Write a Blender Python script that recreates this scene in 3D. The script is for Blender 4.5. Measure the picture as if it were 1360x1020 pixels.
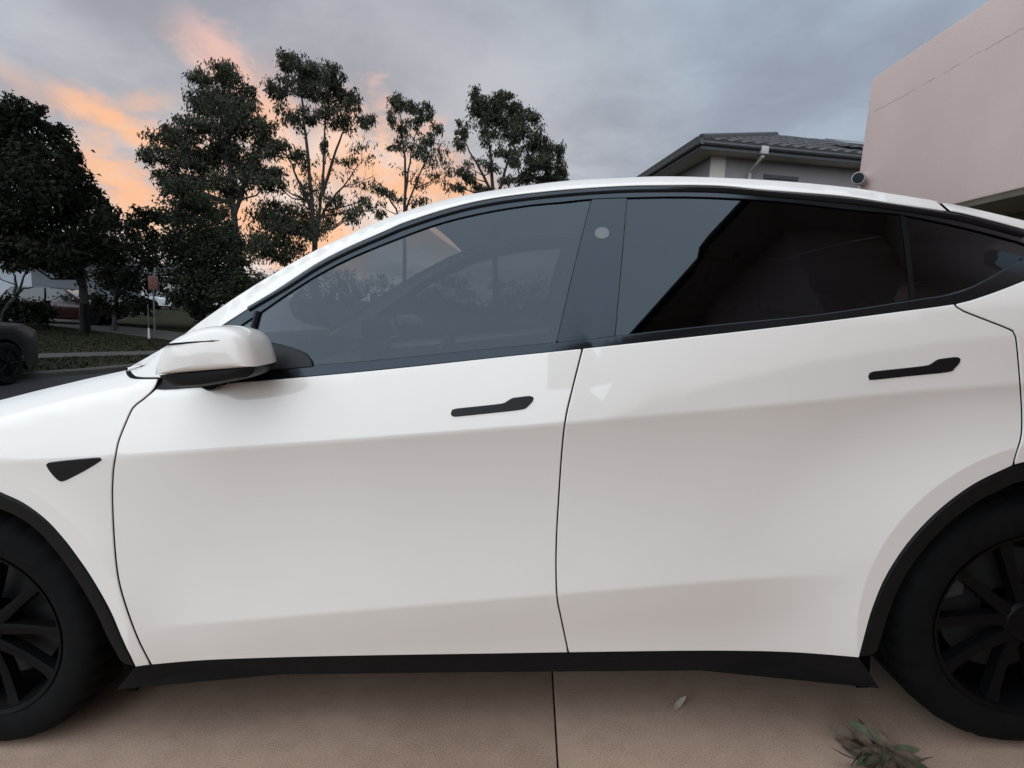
import bpy, bmesh, math, random
import numpy as np
from mathutils import Vector, Matrix
from mathutils.geometry import delaunay_2d_cdt

random.seed(7); rng = np.random.default_rng(7)
for o in list(bpy.data.objects): bpy.data.objects.remove(o)
scene = bpy.context.scene
COL = scene.collection
R = math.radians

# ------------------------------------------------------------------ camera
# The driveway falls towards the street.  Frame "C" has the driveway as z = 0
# (x towards the tail of the white car, y away from the camera); the world is
# frame C turned by SLOPE about y so that world z is up.
SLOPE = 0.085
CAMC = np.array([0.14874, -2.31998, 1.22679]); YAW, PITCH, ROLL, FPX = 0.038054, 0.137744, -0.030262, 736.38
def c2w(p):
    x, y, z = p; c, s = math.cos(SLOPE), math.sin(SLOPE)
    return np.array([x*c - z*s, y, x*s + z*c])
_f = np.array([-math.sin(YAW)*math.cos(PITCH), math.cos(YAW)*math.cos(PITCH), -math.sin(PITCH)])
_r = np.cross(_f, [0, 0, 1]); _r /= np.linalg.norm(_r); _u = np.cross(_r, _f)
RT = math.cos(ROLL)*_r + math.sin(ROLL)*_u; UP = math.cos(ROLL)*_u - math.sin(ROLL)*_r
cam_data = bpy.data.cameras.new('camera'); cam = bpy.data.objects.new('camera', cam_data); COL.objects.link(cam)
cam_data.sensor_width = 36; cam_data.lens = FPX/1360*36; cam_data.clip_start = 0.05; cam_data.clip_end = 3000
rW, uW, fW, CW = c2w(RT), c2w(UP), c2w(_f), c2w(CAMC)
cam.matrix_world = Matrix(((rW[0], uW[0], -fW[0], CW[0]), (rW[1], uW[1], -fW[1], CW[1]), (rW[2], uW[2], -fW[2], CW[2]), (0, 0, 0, 1)))
scene.camera = cam
scene.render.resolution_x = 1024; scene.render.resolution_y = 768
vs = scene.view_settings
vs.view_transform = 'Standard'; vs.look = 'None'; vs.gamma = 1; vs.use_curve_mapping = False
EXPO = 1.43
vs.exposure = EXPO
def rayC(px, py): return _f*FPX + RT*(px-680) - UP*(py-510)
def rayW(px, py):
    d = fW*FPX + rW*(px-680) - uW*(py-510); return d/FPX          # unit depth
def at_depth(px, py, D): return CW + rayW(px, py)*D
def on_z(px, py, z):
    d = rayW(px, py); return CW + d*((z-CW[2])/d[2])
def on_x(px, py, x):
    d = rayW(px, py); return CW + d*((x-CW[0])/d[0])

# ------------------------------------------------------------------ node helpers
def new_mat(name):
    m = bpy.data.materials.new(name); m.use_nodes = True
    nt = m.node_tree; return m, nt, nt.nodes['Principled BSDF']
class X:
    """tiny maths on shader sockets"""
    def __init__(s, nt, sock): s.nt, s.k = nt, sock
    def op(s, o, *a):
        n = s.nt.nodes.new('ShaderNodeMath'); n.operation = o
        for i, v in enumerate((s,)+a):
            if isinstance(v, X): s.nt.links.new(v.k, n.inputs[i])
            else: n.inputs[i].default_value = v
        return X(s.nt, n.outputs[0])
    def __add__(s, o): return s.op('ADD', o)
    def __sub__(s, o): return s.op('SUBTRACT', o)
    def __mul__(s, o): return s.op('MULTIPLY', o)
    def __truediv__(s, o): return s.op('DIVIDE', o)
    def max(s, o): return s.op('MAXIMUM', o)
    def min(s, o): return s.op('MINIMUM', o)
    def sm(s, a, b):
        n = s.nt.nodes.new('ShaderNodeMapRange'); n.interpolation_type = 'SMOOTHSTEP'
        s.nt.links.new(s.k, n.inputs[0]); n.inputs[1].default_value = a; n.inputs[2].default_value = b
        return X(s.nt, n.outputs[0])
def mixc(nt, fac, a, b, mode='MIX'):
    n = nt.nodes.new('ShaderNodeMix'); n.data_type = 'RGBA'; n.blend_type = mode
    for i, v in ((0, fac), (6, a), (7, b)):
        if isinstance(v, X): nt.links.new(v.k, n.inputs[i])
        elif isinstance(v, (int, float)): n.inputs[i].default_value = v
        elif isinstance(v, tuple): n.inputs[i].default_value = (*v, 1)
        else: nt.links.new(v, n.inputs[i])
    return n.outputs[2]
def noise(nt, vec, scale, detail=4, rough=.55, dist=0):
    n = nt.nodes.new('ShaderNodeTexNoise'); n.inputs['Scale'].default_value = scale
    n.inputs['Detail'].default_value = detail; n.inputs['Roughness'].default_value = rough
    n.inputs['Distortion'].default_value = dist
    if vec is not None: nt.links.new(vec, n.inputs['Vector'])
    return X(nt, n.outputs['Fac'])
def combine(nt, x, y, z):
    n = nt.nodes.new('ShaderNodeCombineXYZ')
    for i, v in enumerate((x, y, z)):
        if isinstance(v, X): nt.links.new(v.k, n.inputs[i])
        else: n.inputs[i].default_value = v
    return n.outputs[0]
def dotn(nt, vec, d):
    n = nt.nodes.new('ShaderNodeVectorMath'); n.operation = 'DOT_PRODUCT'
    nt.links.new(vec, n.inputs[0]); n.inputs[1].default_value = tuple(d); return X(nt, n.outputs['Value'])

# ------------------------------------------------------------------ world: dusk sky with cloud cover
world = bpy.data.worlds.new('World'); scene.world = world; world.use_nodes = True
nt = world.node_tree; nt.nodes.clear()
SUNSET = rayW(430, 330); SUNSET = SUNSET/np.linalg.norm(SUNSET)
sky = nt.nodes.new('ShaderNodeTexSky'); sky.sky_type = 'NISHITA'; sky.sun_disc = False
sky.sun_elevation = R(2.5); sky.sun_rotation = math.atan2(SUNSET[0], SUNSET[1]); sky.dust_density = 2.0
tc = nt.nodes.new('ShaderNodeTexCoord'); G = tc.outputs['Generated']
hz = np.array([SUNSET[0], SUNSET[1], 0]); hz /= np.linalg.norm(hz); hx = np.array([hz[1], -hz[0], 0])
dz = dotn(nt, G, (0, 0, 1)); df = dotn(nt, G, hz); dr = dotn(nt, G, hx)
den = dz.max(0) + 0.16
cu, cv = dr/den, df/den                                   # cloud-deck coordinates
warp = noise(nt, combine(nt, cu, cv, 0.0), 0.9, 3)
cvec = combine(nt, cu*0.85 + cv*0.25 + warp*0.5, cv*0.75 - cu*0.2 + warp*0.35, 3.1)
n1 = noise(nt, cvec, 0.75, 7, .56, .25); n2 = noise(nt, cvec, 2.0, 5, .55, .15)
n3 = noise(nt, cvec, 6.0, 4, .55, .1)
body = (n1*0.56 + n2*0.36 + n3*0.08).sm(.36, .61)
grey = mixc(nt, body, (.310, .355, .440), (.480, .595, .695))
toset = dotn(nt, G, SUNSET).sm(.70, 1.0)
grey = mixc(nt, toset*0.75, grey, mixc(nt, body, (.36, .36, .40), (.60, .56, .57)))
grey = mixc(nt, dz.sm(.26, .46)*0.16, grey, (.235, .275, .350))
low = dz.sm(.30, .04)
grey = mixc(nt, low*(n2.sm(.36, .62))*0.8, grey, (.74, .78, .86))
# sunlit cloud streaks, placed by bearing and elevation around the sunset
az = dr.op('ARCTAN2', df); el = dz.op('ARCSINE')
def azel(px, py):
    d = rayW(px, py); d = d/np.linalg.norm(d); return math.atan2(d@hx, d@hz), math.asin(d[2])
wv = combine(nt, az*6.0, el*9.0, 1.7); wn = noise(nt, wv, 1.0, 6, .62, .3); wf = noise(nt, wv, 3.0, 8, .68, .6)
glow = None
for p_, q_, wpx, soft, amt in (((55,120),(245,200),20,.95,1.0),((88,186),(215,310),42,.9,1.0),((240,20),(355,150),32,1.05,.85),((320,100),(430,260),62,1.0,.95),((420,150),(610,310),80,.95,1.0),((200,240),(480,345),80,.9,.95),((150,142),(210,135),13,1.05,.6),((-60,60),(60,130),18,1.1,.35)):
    (a0, e0), (a1, e1) = azel(*p_), azel(*q_); L = math.hypot(a1-a0, e1-e0); tx, ty = (a1-a0)/L, (e1-e0)/L; w = wpx/FPX
    u = (az-a0)*tx + (el-e0)*ty; v = (el-e0)*tx - (az-a0)*ty
    m_ = (v + (wn-.5)*(w*1.9) + (wf-.5)*(w*1.9)).op('ABSOLUTE').sm(w*1.15, w*(1.15-soft)*.4)*u.sm(-.03, .05)*(u*-1.0).sm(-L-.05, -L+.03)*amt
    glow = m_ if glow is None else glow.max(m_)
warm = mixc(nt, el.sm(.40, .20), (.86, .555, .52), (.97, .545, .335))
warm = mixc(nt, wf.sm(.45, .75)*0.5, warm, (.90, .66, .58))
warm = mixc(nt, (az*az*9.0).sm(.5, .0)*el.sm(.34, .16)*wn.sm(.46, .66)*0.85, warm, (.98, .86, .80))
cl = mixc(nt, glow, grey, warm)
bg1 = nt.nodes.new('ShaderNodeBackground'); nt.links.new(sky.outputs[0], bg1.inputs[0]); bg1.inputs[1].default_value = 0.05
bg2 = nt.nodes.new('ShaderNodeBackground'); nt.links.new(cl, bg2.inputs[0]); bg2.inputs[1].default_value = 1/2**EXPO
mx = nt.nodes.new('ShaderNodeMixShader'); cover = (n1*0.5+n2*0.5).sm(.30, .44)*0.10 + 0.88
nt.links.new(cover.k, mx.inputs[0]); nt.links.new(bg1.outputs[0], mx.inputs[1]); nt.links.new(bg2.outputs[0], mx.inputs[2])
wo = nt.nodes.new('ShaderNodeOutputWorld'); nt.links.new(mx.outputs[0], wo.inputs[0])

# one very soft sun, added opposite the sunset to light the car side
sd = bpy.data.lights.new('fill_sun', 'SUN'); sd.energy = 1.5; sd.angle = R(105); sd.color = (.81, .905, 1.0)
fill_sun = bpy.data.objects.new('fill_sun', sd); COL.objects.link(fill_sun)
SDIR = Vector((-.16, -.66, .72)).normalized()
fill_sun.rotation_euler = SDIR.to_track_quat('Z', 'Y').to_euler(); fill_sun.location = SDIR*30

# ------------------------------------------------------------------ materials
def prin(name, col, rough=.5, metal=0, coat=0, nscale=0, namt=.15, bump=0, bscale=60, spec=.5, coords='Object'):
    m, nt, b = new_mat(name)
    b.inputs['Roughness'].default_value = rough; b.inputs['Metallic'].default_value = metal
    b.inputs['Specular IOR Level'].default_value = spec
    if coat: b.inputs['Coat Weight'].default_value = coat; b.inputs['Coat Roughness'].default_value = .02
    t = nt.nodes.new('ShaderNodeTexCoord')
    if nscale:
        f = noise(nt, t.outputs[coords], nscale, 6, .6)
        c = mixc(nt, f.sm(.3, .7), tuple(v*(1-namt) for v in col), tuple(min(1, v*(1+namt)) for v in col))
        nt.links.new(c, b.inputs['Base Color'])
    else: b.inputs['Base Color'].default_value = (*col, 1)
    if bump:
        bn = nt.nodes.new('ShaderNodeBump'); bn.inputs['Strength'].default_value = bump; bn.inputs['Distance'].default_value = .01
        nt.links.new(noise(nt, t.outputs[coords], bscale, 6, .6).k, bn.inputs['Height']); nt.links.new(bn.outputs[0], b.inputs['Normal'])
    return m
def glass_mat(name, tint, ior=1.52, rough=0.0):
    m, nt, b = new_mat(name); nt.nodes.remove(b)
    tr = nt.nodes.new('ShaderNodeBsdfTransparent'); tr.inputs[0].default_value = (*tint, 1)
    gl = nt.nodes.new('ShaderNodeBsdfGlossy'); gl.inputs['Roughness'].default_value = rough; gl.inputs[0].default_value = (.80, .90, 1, 1)
    fr = nt.nodes.new('ShaderNodeFresnel'); fr.inputs[0].default_value = ior
    mx = nt.nodes.new('ShaderNodeMixShader'); nt.links.new(fr.outputs[0], mx.inputs[0])
    nt.links.new(tr.outputs[0], mx.inputs[1]); nt.links.new(gl.outputs[0], mx.inputs[2])
    nt.links.new(mx.outputs[0], nt.nodes['Material Output'].inputs[0]); return m
M = {}
M['paint'] = prin('white_paint', (.81, .75, .683), .38, coat=1, nscale=3, namt=.012, spec=.4)
M['gloss_black'] = prin('gloss_black', (.006, .006, .007), .14, spec=.5)
M['gloss_black'].node_tree.nodes['Principled BSDF'].inputs['Specular Tint'].default_value = (.72, .86, 1, 1)
M['black_plastic'] = prin('black_plastic', (.005, .005, .0055), .5, nscale=40, namt=.2, bump=.06, bscale=400, spec=.2)
M['rubber'] = prin('rubber', (.0035, .0035, .0035), .85, nscale=30, namt=.3, spec=.15)
M['satin_black'] = prin('satin_black', (.007, .007, .008), .4, spec=.25)
M['liner'] = prin('wheel_liner', (.004, .004, .004), .95, spec=.02)
M['glass'] = glass_mat('side_glass', (.20, .21, .22), 1.55)
M['glass_dark'] = glass_mat('privacy_glass', (.045, .045, .05), 1.52)
M['windscreen'] = glass_mat('windscreen_glass', (.62, .66, .66), 1.52)
M['rim'] = prin('rim_dark', (.0025, .0025, .003), .5, spec=.12)
M['steel'] = prin('brake_steel', (.012, .012, .012), .6)
M['lens'] = prin('camera_lens', (.115, .12, .125), .35)
M['seat'] = prin('seat_black', (.014, .014, .015), .6, nscale=20)
M['headliner'] = prin('headliner', (.05, .05, .05), .9)
M['cabin'] = prin('cabin_plastic', (.018, .018, .018), .6)
M['red_lens'] = prin('tail_lens', (.35, .015, .015), .1, coat=1)
M['head_lens'] = prin('head_lens', (.5, .52, .55), .08, coat=1)

# ------------------------------------------------------------------ object helpers
def link(name, me, mat=None, parent=None):
    o = bpy.data.objects.new(name, me); COL.objects.link(o)
    if mat is not None and me is not None: me.materials.append(M[mat] if isinstance(mat, str) else mat)
    if parent: o.parent = parent
    return o
def tag(o, label=None, cat=None, group=None, kind=None):
    for k, v in (('label', label), ('category', cat), ('group', group), ('kind', kind)):
        if v: o[k] = v
    return o
def thing(name, label, cat, loc=(0, 0, 0), rotz=0, group=None):
    o = bpy.data.objects.new(name, None); COL.objects.link(o); o.location = loc; o.rotation_euler = (0, 0, rotz)
    o.empty_display_size = .2
    return tag(o, label, cat, group)
def mesh(name, v, f, mat, parent=None, smooth=True, angle=35):
    me = bpy.data.meshes.new(name); me.from_pydata([tuple(map(float, q)) for q in v], [], f); me.validate(); me.update()
    if smooth: me.shade_smooth(); me.set_sharp_from_angle(angle=R(angle))
    return link(name, me, mat, parent)
class B:
    """collect shapes, link as one mesh"""
    def __init__(s): s.v, s.f = [], []
    def add(s, v, f):
        k = len(s.v); s.v += [tuple(map(float, q)) for q in v]; s.f += [[i+k for i in q] for q in f]; return s
    def box(s, lo, hi, mtx=None):
        (a, b, c), (d, e, g) = lo, hi
        v = [(a,b,c),(d,b,c),(d,e,c),(a,e,c),(a,b,g),(d,b,g),(d,e,g),(a,e,g)]
        if mtx is not None: v = [tuple(mtx @ Vector(q)) for q in v]
        return s.add(v, [[0,3,2,1],[4,5,6,7],[0,1,5,4],[1,2,6,5],[2,3,7,6],[3,0,4,7]])
    def tube(s, pts, rad, n=8, cap=True):
        pts = [Vector(p) for p in pts]; rads = rad if isinstance(rad, (list, tuple)) else [rad]*len(pts)
        v, f = [], []; up = None
        for i, p in enumerate(pts):
            t = (pts[min(i+1, len(pts)-1)] - pts[max(i-1, 0)])
            t = t.normalized() if t.length > 1e-9 else Vector((0, 0, 1))
            if up is None: up = t.orthogonal().normalized()
            up = (up - t*up.dot(t)); up = up.normalized() if up.length > 1e-6 else t.orthogonal().normalized()
            sd_ = t.cross(up)
            for k in range(n):
                a = 2*math.pi*k/n; v.append(p + (up*math.cos(a) + sd_*math.sin(a))*rads[i])
        for i in range(len(pts)-1):
            for k in range(n):
                a, b = i*n+k, i*n+(k+1) % n; f.append([a, b, b+n, a+n])
        if cap: f.append(list(range(n))[::-1]); f.append([len(v)-n+k for k in range(n)])
        return s.add(v, f)
    def lathe(s, prof, n=48, axis='Y', c=(0, 0, 0), closed=False):
        v, f = [], []
        for k in range(n):
            a = 2*math.pi*k/n
            for (r, h) in prof:
                q = (r*math.cos(a), h, r*math.sin(a)) if axis == 'Y' else (r*math.cos(a), r*math.sin(a), h)
                v.append((q[0]+c[0], q[1]+c[1], q[2]+c[2]))
        m = len(prof)
        for k in range(n):
            for j in range(m if closed else m-1):
                a, b = k*m+j, ((k+1) % n)*m+j; j2 = (j+1) % m
                f.append([a, k*m+j2, ((k+1) % n)*m+j2, b])
        return s.add(v, f)
    def grid(s, rows, flip=False):
        m = len(rows[0]); v = [p for r_ in rows for p in r_]; f = []
        for i in range(len(rows)-1):
            for j in range(m-1):
                q = [i*m+j, i*m+j+1, (i+1)*m+j+1, (i+1)*m+j]; f.append(q[::-1] if flip else q)
        return s.add(v, f)
    def build(s, name, mat, parent=None, smooth=True, angle=35, bevel=0, seg=2):
        o = mesh(name, s.v, s.f, mat, parent, smooth and not bevel, angle)
        if bevel:
            bm = bmesh.new(); bm.from_mesh(o.data)
            bmesh.ops.bevel(bm, geom=[e for e in bm.edges if len(e.link_faces) == 2 and e.calc_face_angle(0) > .35], offset=bevel, segments=seg, affect='EDGES', profile=.5)
            bmesh.ops.recalc_face_normals(bm, faces=bm.faces)
            bm.to_mesh(o.data); bm.free(); o.data.shade_smooth(); o.data.set_sharp_from_angle(angle=R(angle))
        return o
def recalc(o):
    bm = bmesh.new(); bm.from_mesh(o.data); bmesh.ops.recalc_face_normals(bm, faces=bm.faces); bm.to_mesh(o.data); bm.free()
    o.data.shade_smooth(); o.data.set_sharp_from_angle(angle=R(35)); return o
def sstep(a, b, x):
    t = np.clip((x-a)/(b-a), 0, 1); return t*t*(3-2*t)

# ================================================================== the white car: side surface
def pfit(pts, deg):
    a = np.array(pts); return np.poly1d(np.polyfit(a[:, 0], a[:, 1], deg))
ZC = pfit([(-.94,.872),(-.845,.878),(-.687,.885),(-.424,.893),(-.136,.911),(.093,.927),(.22,.936),(.431,.948),(.601,.961),(.849,.977),(1.039,.99)], 2)
ZL = pfit([(-.855,.39),(-.002,.446),(.195,.46),(.539,.493),(.826,.518)], 1)
def zcrease(x): return np.where(x < -.94, .872+.035*(x+.94), np.where(x > 1.1, ZC(1.1)+.05*(x-1.1), ZC(np.clip(x, -.94, 1.1))))
def zlow(x): return ZL(np.clip(x, -1.2, 1.2))
def zbelt0(x): return 1.0945+.085*x
def hhaunch(x): return np.interp(x, [.30,.60,.85,1.1,1.3,2.4], [0,.065,.10,.112,.118,.13])
ARCHF, ARCHR = (-1.445, .3895, .4207), (1.445, .3895, .4248)
TOPX = np.array([-2.42,-2.2,-1.9,-1.6,-1.45,-1.321,-1.231,-1.099,-.991,-.941,-.881,-.8,-.7])
TOPZ = np.array([.62,.78,.885,.962,.992,1.020,1.040,1.067,1.087,1.097,1.125,1.165,1.25])
def w0(x):
    return .955 - .22*np.clip((-1.55-x)/.85, 0, 1)**2 - .14*np.clip((x-1.75)/.65, 0, 1)**2
def wraw(x, z):
    W, zc, zl, h = w0(x), zcrease(x), zlow(x), hhaunch(x)
    d = z-zc; e = np.maximum(d-h, 0)
    above = W - .055*np.clip(d, 0, h) - .19*e - .42*e*e
    Ln = np.maximum(zc-zl, .05); t = np.clip((z-zl)/Ln, 0, 1)
    fade = sstep(-1.05, -.55, x)
    m0, m1, dp = -.085*Ln*fade, (.06+.21*fade)*Ln, .022
    mid = (2*t**3-3*t**2+1)*(W-dp) + (t**3-2*t**2+t)*m0 + (-2*t**3+3*t**2)*W + (t**3-t**2)*m1
    g = np.maximum(zl-z, 0); lowr = W-dp - (.07+.13*fade)*g - .25*g*g + .9*np.maximum(g-.11, 0)**2
    return np.where(d > 0, above, np.where(z > zl, mid, lowr))
def wbody(x, z):
    x = np.asarray(x, float); z = np.asarray(z, float)
    w = sum(wraw(x, z+k) for k in (-.006, -.003, 0, .003, .006))/5
    for (cx, cz, rr), wl, ext in ((ARCHF, .957, .17), (ARCHR, .966, .30)):
        d = np.hypot(x-cx, z-cz)-rr
        s = np.where(d < .055, 1, np.clip(1-(d-.055)/ext, 0, 1)**2) * (1-sstep(zcrease(x)-.10, zcrease(x)+.10, z))
        w = w*(1-s) + (wl - (.955-w0(x)) + .10*np.clip(.05-d, 0, .1)*0)*s
    return w
def wfender(x, z):
    x = np.asarray(x, float); z = np.asarray(z, float)
    zt = np.interp(x, TOPX, TOPZ); u = np.clip((z-(zt-.085))/.085, 0, .99)
    return wbody(x, z) - .115*(1-np.sqrt(1-u*u))
RAILX, RAILZ = np.array([-9., 9.]), np.array([9., 9.])      # roof-rail line, traced below
def wall(x, z):
    x = np.asarray(x, float); z = np.asarray(z, float)
    zb = zbelt0(x); d = np.maximum(z-zb, 0)
    tp = sstep(0, .15, d)*(.12*np.clip((-.35-x)/.6, 0, 1.2)**2 + .11*np.clip((x-.9)/.8, 0, 1.6)**2)
    zt = np.interp(x, RAILX, RAILZ); u = np.clip((z-(zt-.028))/.035, 0, .95)
    return wbody(x, np.minimum(z, zb)) - .52*d - .11*d*d - tp - .03*(1-np.sqrt(1-u*u))*(x > -1.0)
def wrail(x, z):
    x = np.asarray(x, float); z = np.asarray(z, float); a = wall(x, z)
    zt = np.interp(x, TOPX, TOPZ); f = wfender(x, np.minimum(z, zt-.002))
    k = np.clip((-.78-x)/.10, 0, 1)*(1-sstep(1.09, 1.15, z))
    return a + (np.minimum(a, f)-a)*k
def SV(pts, fn=wall, off=0.0):
    a = np.array(pts, float); d = _f*FPX + RT*(a[:, :1]-680) - UP*(a[:, 1:2]-510); w = np.full(len(a), .9)
    for _ in range(16):
        t = (-w-CAMC[1])/d[:, 1]; P = CAMC + d*t[:, None]
        w = .4*w + .6*(fn(P[:, 0], P[:, 2])+off)
    return [(float(p_[0]), float(p_[2])) for p_ in P]
def S(px, py, fn=wall, off=0.0): return SV([(px, py)], fn, off)[0]
def spline(pts, step=6.0):
    """Catmull-Rom through the points, ends kept"""
    if len(pts) < 3:
        a, b = np.array(pts[0], float), np.array(pts[-1], float); n = max(1, int(np.linalg.norm(b-a)/step))
        return [tuple(a+(b-a)*k/n) for k in range(n+1)]
    P = [np.array(q, float) for q in pts]; P = [2*P[0]-P[1]]+P+[2*P[-1]-P[-2]]; out = []
    for i in range(1, len(P)-2):
        n = max(1, int(np.linalg.norm(P[i+1]-P[i])/step))
        for k in range(n):
            t = k/n; a, b, c, d = P[i-1], P[i], P[i+1], P[i+2]
            out.append(tuple(.5*((2*b)+(c-a)*t+(2*a-5*b+4*c-d)*t*t+(3*b-a-3*c+d)*t**3)))
    out.append(tuple(P[-2])); return out
def chain(pts, fn=wall, off=0.0, step=6.0): return SV(spline(pts, step), fn, off)
def join(*cs):
    out = []
    for c in cs:
        for q in c:
            if not out or math.hypot(q[0]-out[-1][0], q[1]-out[-1][1]) > .002: out.append(tuple(q))
    while math.hypot(out[0][0]-out[-1][0], out[0][1]-out[-1][1]) < .002: out.pop()
    return out
def area(p): return .5*sum(p[i-1][0]*p[i][1]-p[i][0]*p[i-1][1] for i in range(len(p)))
def inset(p, g):
    if area(p) < 0: p = p[::-1]
    n = len(p); out = []
    for i in range(n):
        a, b, c = (np.array(p[j % n]) for j in (i-1, i, i+1))
        t1 = (b-a)/(np.linalg.norm(b-a)+1e-12); t2 = (c-b)/(np.linalg.norm(c-b)+1e-12)
        n1 = np.array([-t1[1], t1[0]]); n2 = np.array([-t2[1], t2[0]]); m = n1+n2; L = np.linalg.norm(m)
        m = n1 if L < .3 else m/L; k = min(1/max(m@n1, .35), 2.2)
        out.append(tuple(b+m*g*k))
    return out
def inside(poly, pts):
    x, y = pts[:, 0], pts[:, 1]; r_ = np.zeros(len(pts), bool); p = np.array(poly); n = len(p)
    for i in range(n):
        (x1, y1), (x2, y2) = p[i-1], p[i]
        c = ((y1 > y) != (y2 > y)) & (x < (x2-x1)*(y-y1)/(y2-y1+1e-15)+x1); r_ ^= c
    return r_
CDT = {}
def panel(name, outline, mat, parent, sgn=-1, fn=wall, off=0.0, step=.035, gap=.0038, ret=.028, creases=True, chamf=.0025):
    p = inset(outline, gap) if gap else (outline if area(outline) > 0 else outline[::-1])
    a = np.array(p); lo, hi = a.min(0), a.max(0)
    gx = np.arange(lo[0], hi[0], step); gz = np.arange(lo[1], hi[1], step*.8)
    pts = [(x+(step/2 if j % 2 else 0), z) for j, z in enumerate(gz) for x in gx]
    if creases:
        q = np.array(pts); zc_, zl_, hh = zcrease(q[:, 0]), zlow(q[:, 0]), hhaunch(q[:, 0])
        keep = (np.abs(q[:, 1]-zc_) > .034) & (np.abs(q[:, 1]-zl_) > .034) & ((np.abs(q[:, 1]-zc_-hh) > .034) | (hh < .03))
        for (cx, cz, rr) in (ARCHF, ARCHR): d_ = np.hypot(q[:, 0]-cx, q[:, 1]-cz)-rr; keep &= (d_ < .03) | (d_ > .115)
        pts = [tuple(v) for v in q[keep]]; cp = []
        for x in np.arange(lo[0], hi[0], .022):
            c, l, h = float(zcrease(x)), float(zlow(x)), float(hhaunch(x))
            for k in (-.02,-.012,-.008,-.004,0,.004,.008,.012,.02): cp += [(x, c+k), (x, l+k)] + ([(x, c+h+k)] if h > .05 else [])
        q = np.array(cp); keep = np.ones(len(q), bool)
        for (cx, cz, rr) in (ARCHF, ARCHR): d_ = np.hypot(q[:, 0]-cx, q[:, 1]-cz)-rr; keep &= (d_ < .02) | (d_ > .105)
        pts += [tuple(v) for v in q[keep]]
        for (cx, cz, rr) in (ARCHF, ARCHR):
            for an in np.arange(-.3, math.pi+.3, .035):
                for k in (.040,.048,.053,.057,.062,.070,.085,.10): pts.append((cx+(rr+k)*math.cos(an), cz+(rr+k)*math.sin(an)))
    pts = np.array(pts); pts = pts[inside(inset(p, .007), pts)] if len(pts) else pts
    n0 = len(p); V = [Vector(q) for q in p]+[Vector(q) for q in pts]
    key = (name, round(p[0][0], 5), round(p[0][1], 5), n0)
    if key not in CDT:
        vv, ee, ff, *_ = delaunay_2d_cdt(V, [], [list(range(n0))], 1, 1e-6)
        CDT[key] = (np.array([v.x for v in vv]), np.array([v.y for v in vv]), ff)
    vx, vz, ff = CDT[key]
    W = fn(vx, vz)+off; e = .0015
    wx = (fn(vx+e, vz)-fn(vx-e, vz))/(2*e); wz = (fn(vx, vz+e)-fn(vx, vz-e))/(2*e)
    nrm = np.stack([-wx, np.full_like(wx, sgn), -wz], 1); nrm /= np.linalg.norm(nrm, axis=1)[:, None]
    verts = [(vx[i], sgn*W[i], vz[i]) for i in range(len(vx))]
    faces = []; loopn = []
    for f in ff:
        f = list(f)
        A = .5*sum(vx[f[i-1]]*vz[f[i]]-vx[f[i]]*vz[f[i-1]] for i in range(len(f)))
        if (A > 0) != (sgn < 0): f = f[::-1]
        faces.append(f); loopn += [tuple(nrm[i]) for i in f]
    # boundary loops -> rounded return edge
    cnt = {}
    for f in faces:
        for i in range(len(f)):
            k = (f[i-1], f[i]); cnt[k] = 1
    bd = [k for k in cnt if (k[1], k[0]) not in cnt]
    cz_ = {}
    ring = {}
    pin = {}
    nxt = {a_: b_ for a_, b_ in bd}; prv = {b_: a_ for a_, b_ in bd}
    for a_, b_ in bd:
        c_ = nxt.get(b_, b_)
        t = np.array([vx[c_]-vx[a_], vz[c_]-vz[a_]]); t /= (np.linalg.norm(t)+1e-12)
        o2 = np.array([t[1], -t[0]]) * (1 if sgn < 0 else -1)
        ring[b_] = (len(verts), len(verts)+1)
        verts.append((vx[b_]+o2[0]*chamf*.8, sgn*(W[b_]-chamf), vz[b_]+o2[1]*chamf*.8))
        verts.append((vx[b_]+o2[0]*chamf*.8, sgn*(W[b_]-ret), vz[b_]+o2[1]*chamf*.8))
        pin[b_] = Vector((o2[0], 0, o2[1]))
    for a_, b_ in bd:
        if a_ not in ring or b_ not in ring: continue
        (a1, a2), (b1, b2) = ring[a_], ring[b_]
        q = [b_, a_, a1, b1]; faces.append(q)
        na, nb = Vector(nrm[a_]), Vector(nrm[b_]); sa, sb = pin[a_], pin[b_]
        loopn += [tuple((nb+sb*.25).normalized()), tuple((na+sa*.25).normalized()), tuple((na+sa*2).normalized()), tuple((nb+sb*2).normalized())]
        q = [b1, a1, a2, b2]; faces.append(q); loopn += [tuple(sb), tuple(sa), tuple(sa), tuple(sb)]
    me = bpy.data.meshes.new(name); me.from_pydata([tuple(map(float, v)) for v in verts], [], faces); me.update(); me.shade_smooth()
    if len(loopn) == len(me.loops): me.normals_split_custom_set(loopn)
    o = link(name, me, mat, parent)
    if mat == 'paint':
        me.materials.append(M['rubber']); nb_ = len(bd); nf = len(me.polygons); n_top = nf-2*sum(1 for a_, b_ in bd if a_ in ring and b_ in ring)
        for k in range(n_top+1, nf, 2): me.polygons[k].material_index = 1  # seam returns coloured black in place of the flange shadow
    return o
def ribbon(name, line, mat, parent, sgn, fn=wall, off=-.027, width=.03):
    L = np.array(line); b = B(); rows = []
    for i in range(len(L)):
        t = L[min(i+1, len(L)-1)]-L[max(i-1, 0)]; t = t/(np.linalg.norm(t)+1e-12); n = np.array([-t[1], t[0]])
        q = np.array([L[i]-n*.5*width, L[i]+n*.5*width]); w_ = fn(q[:, 0], q[:, 1])+off
        rows.append([(q[k, 0], sgn*w_[k], q[k, 1]) for k in (0, 1)])
    return b.grid(rows, flip=(sgn > 0)).build(name, mat, parent)
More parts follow.
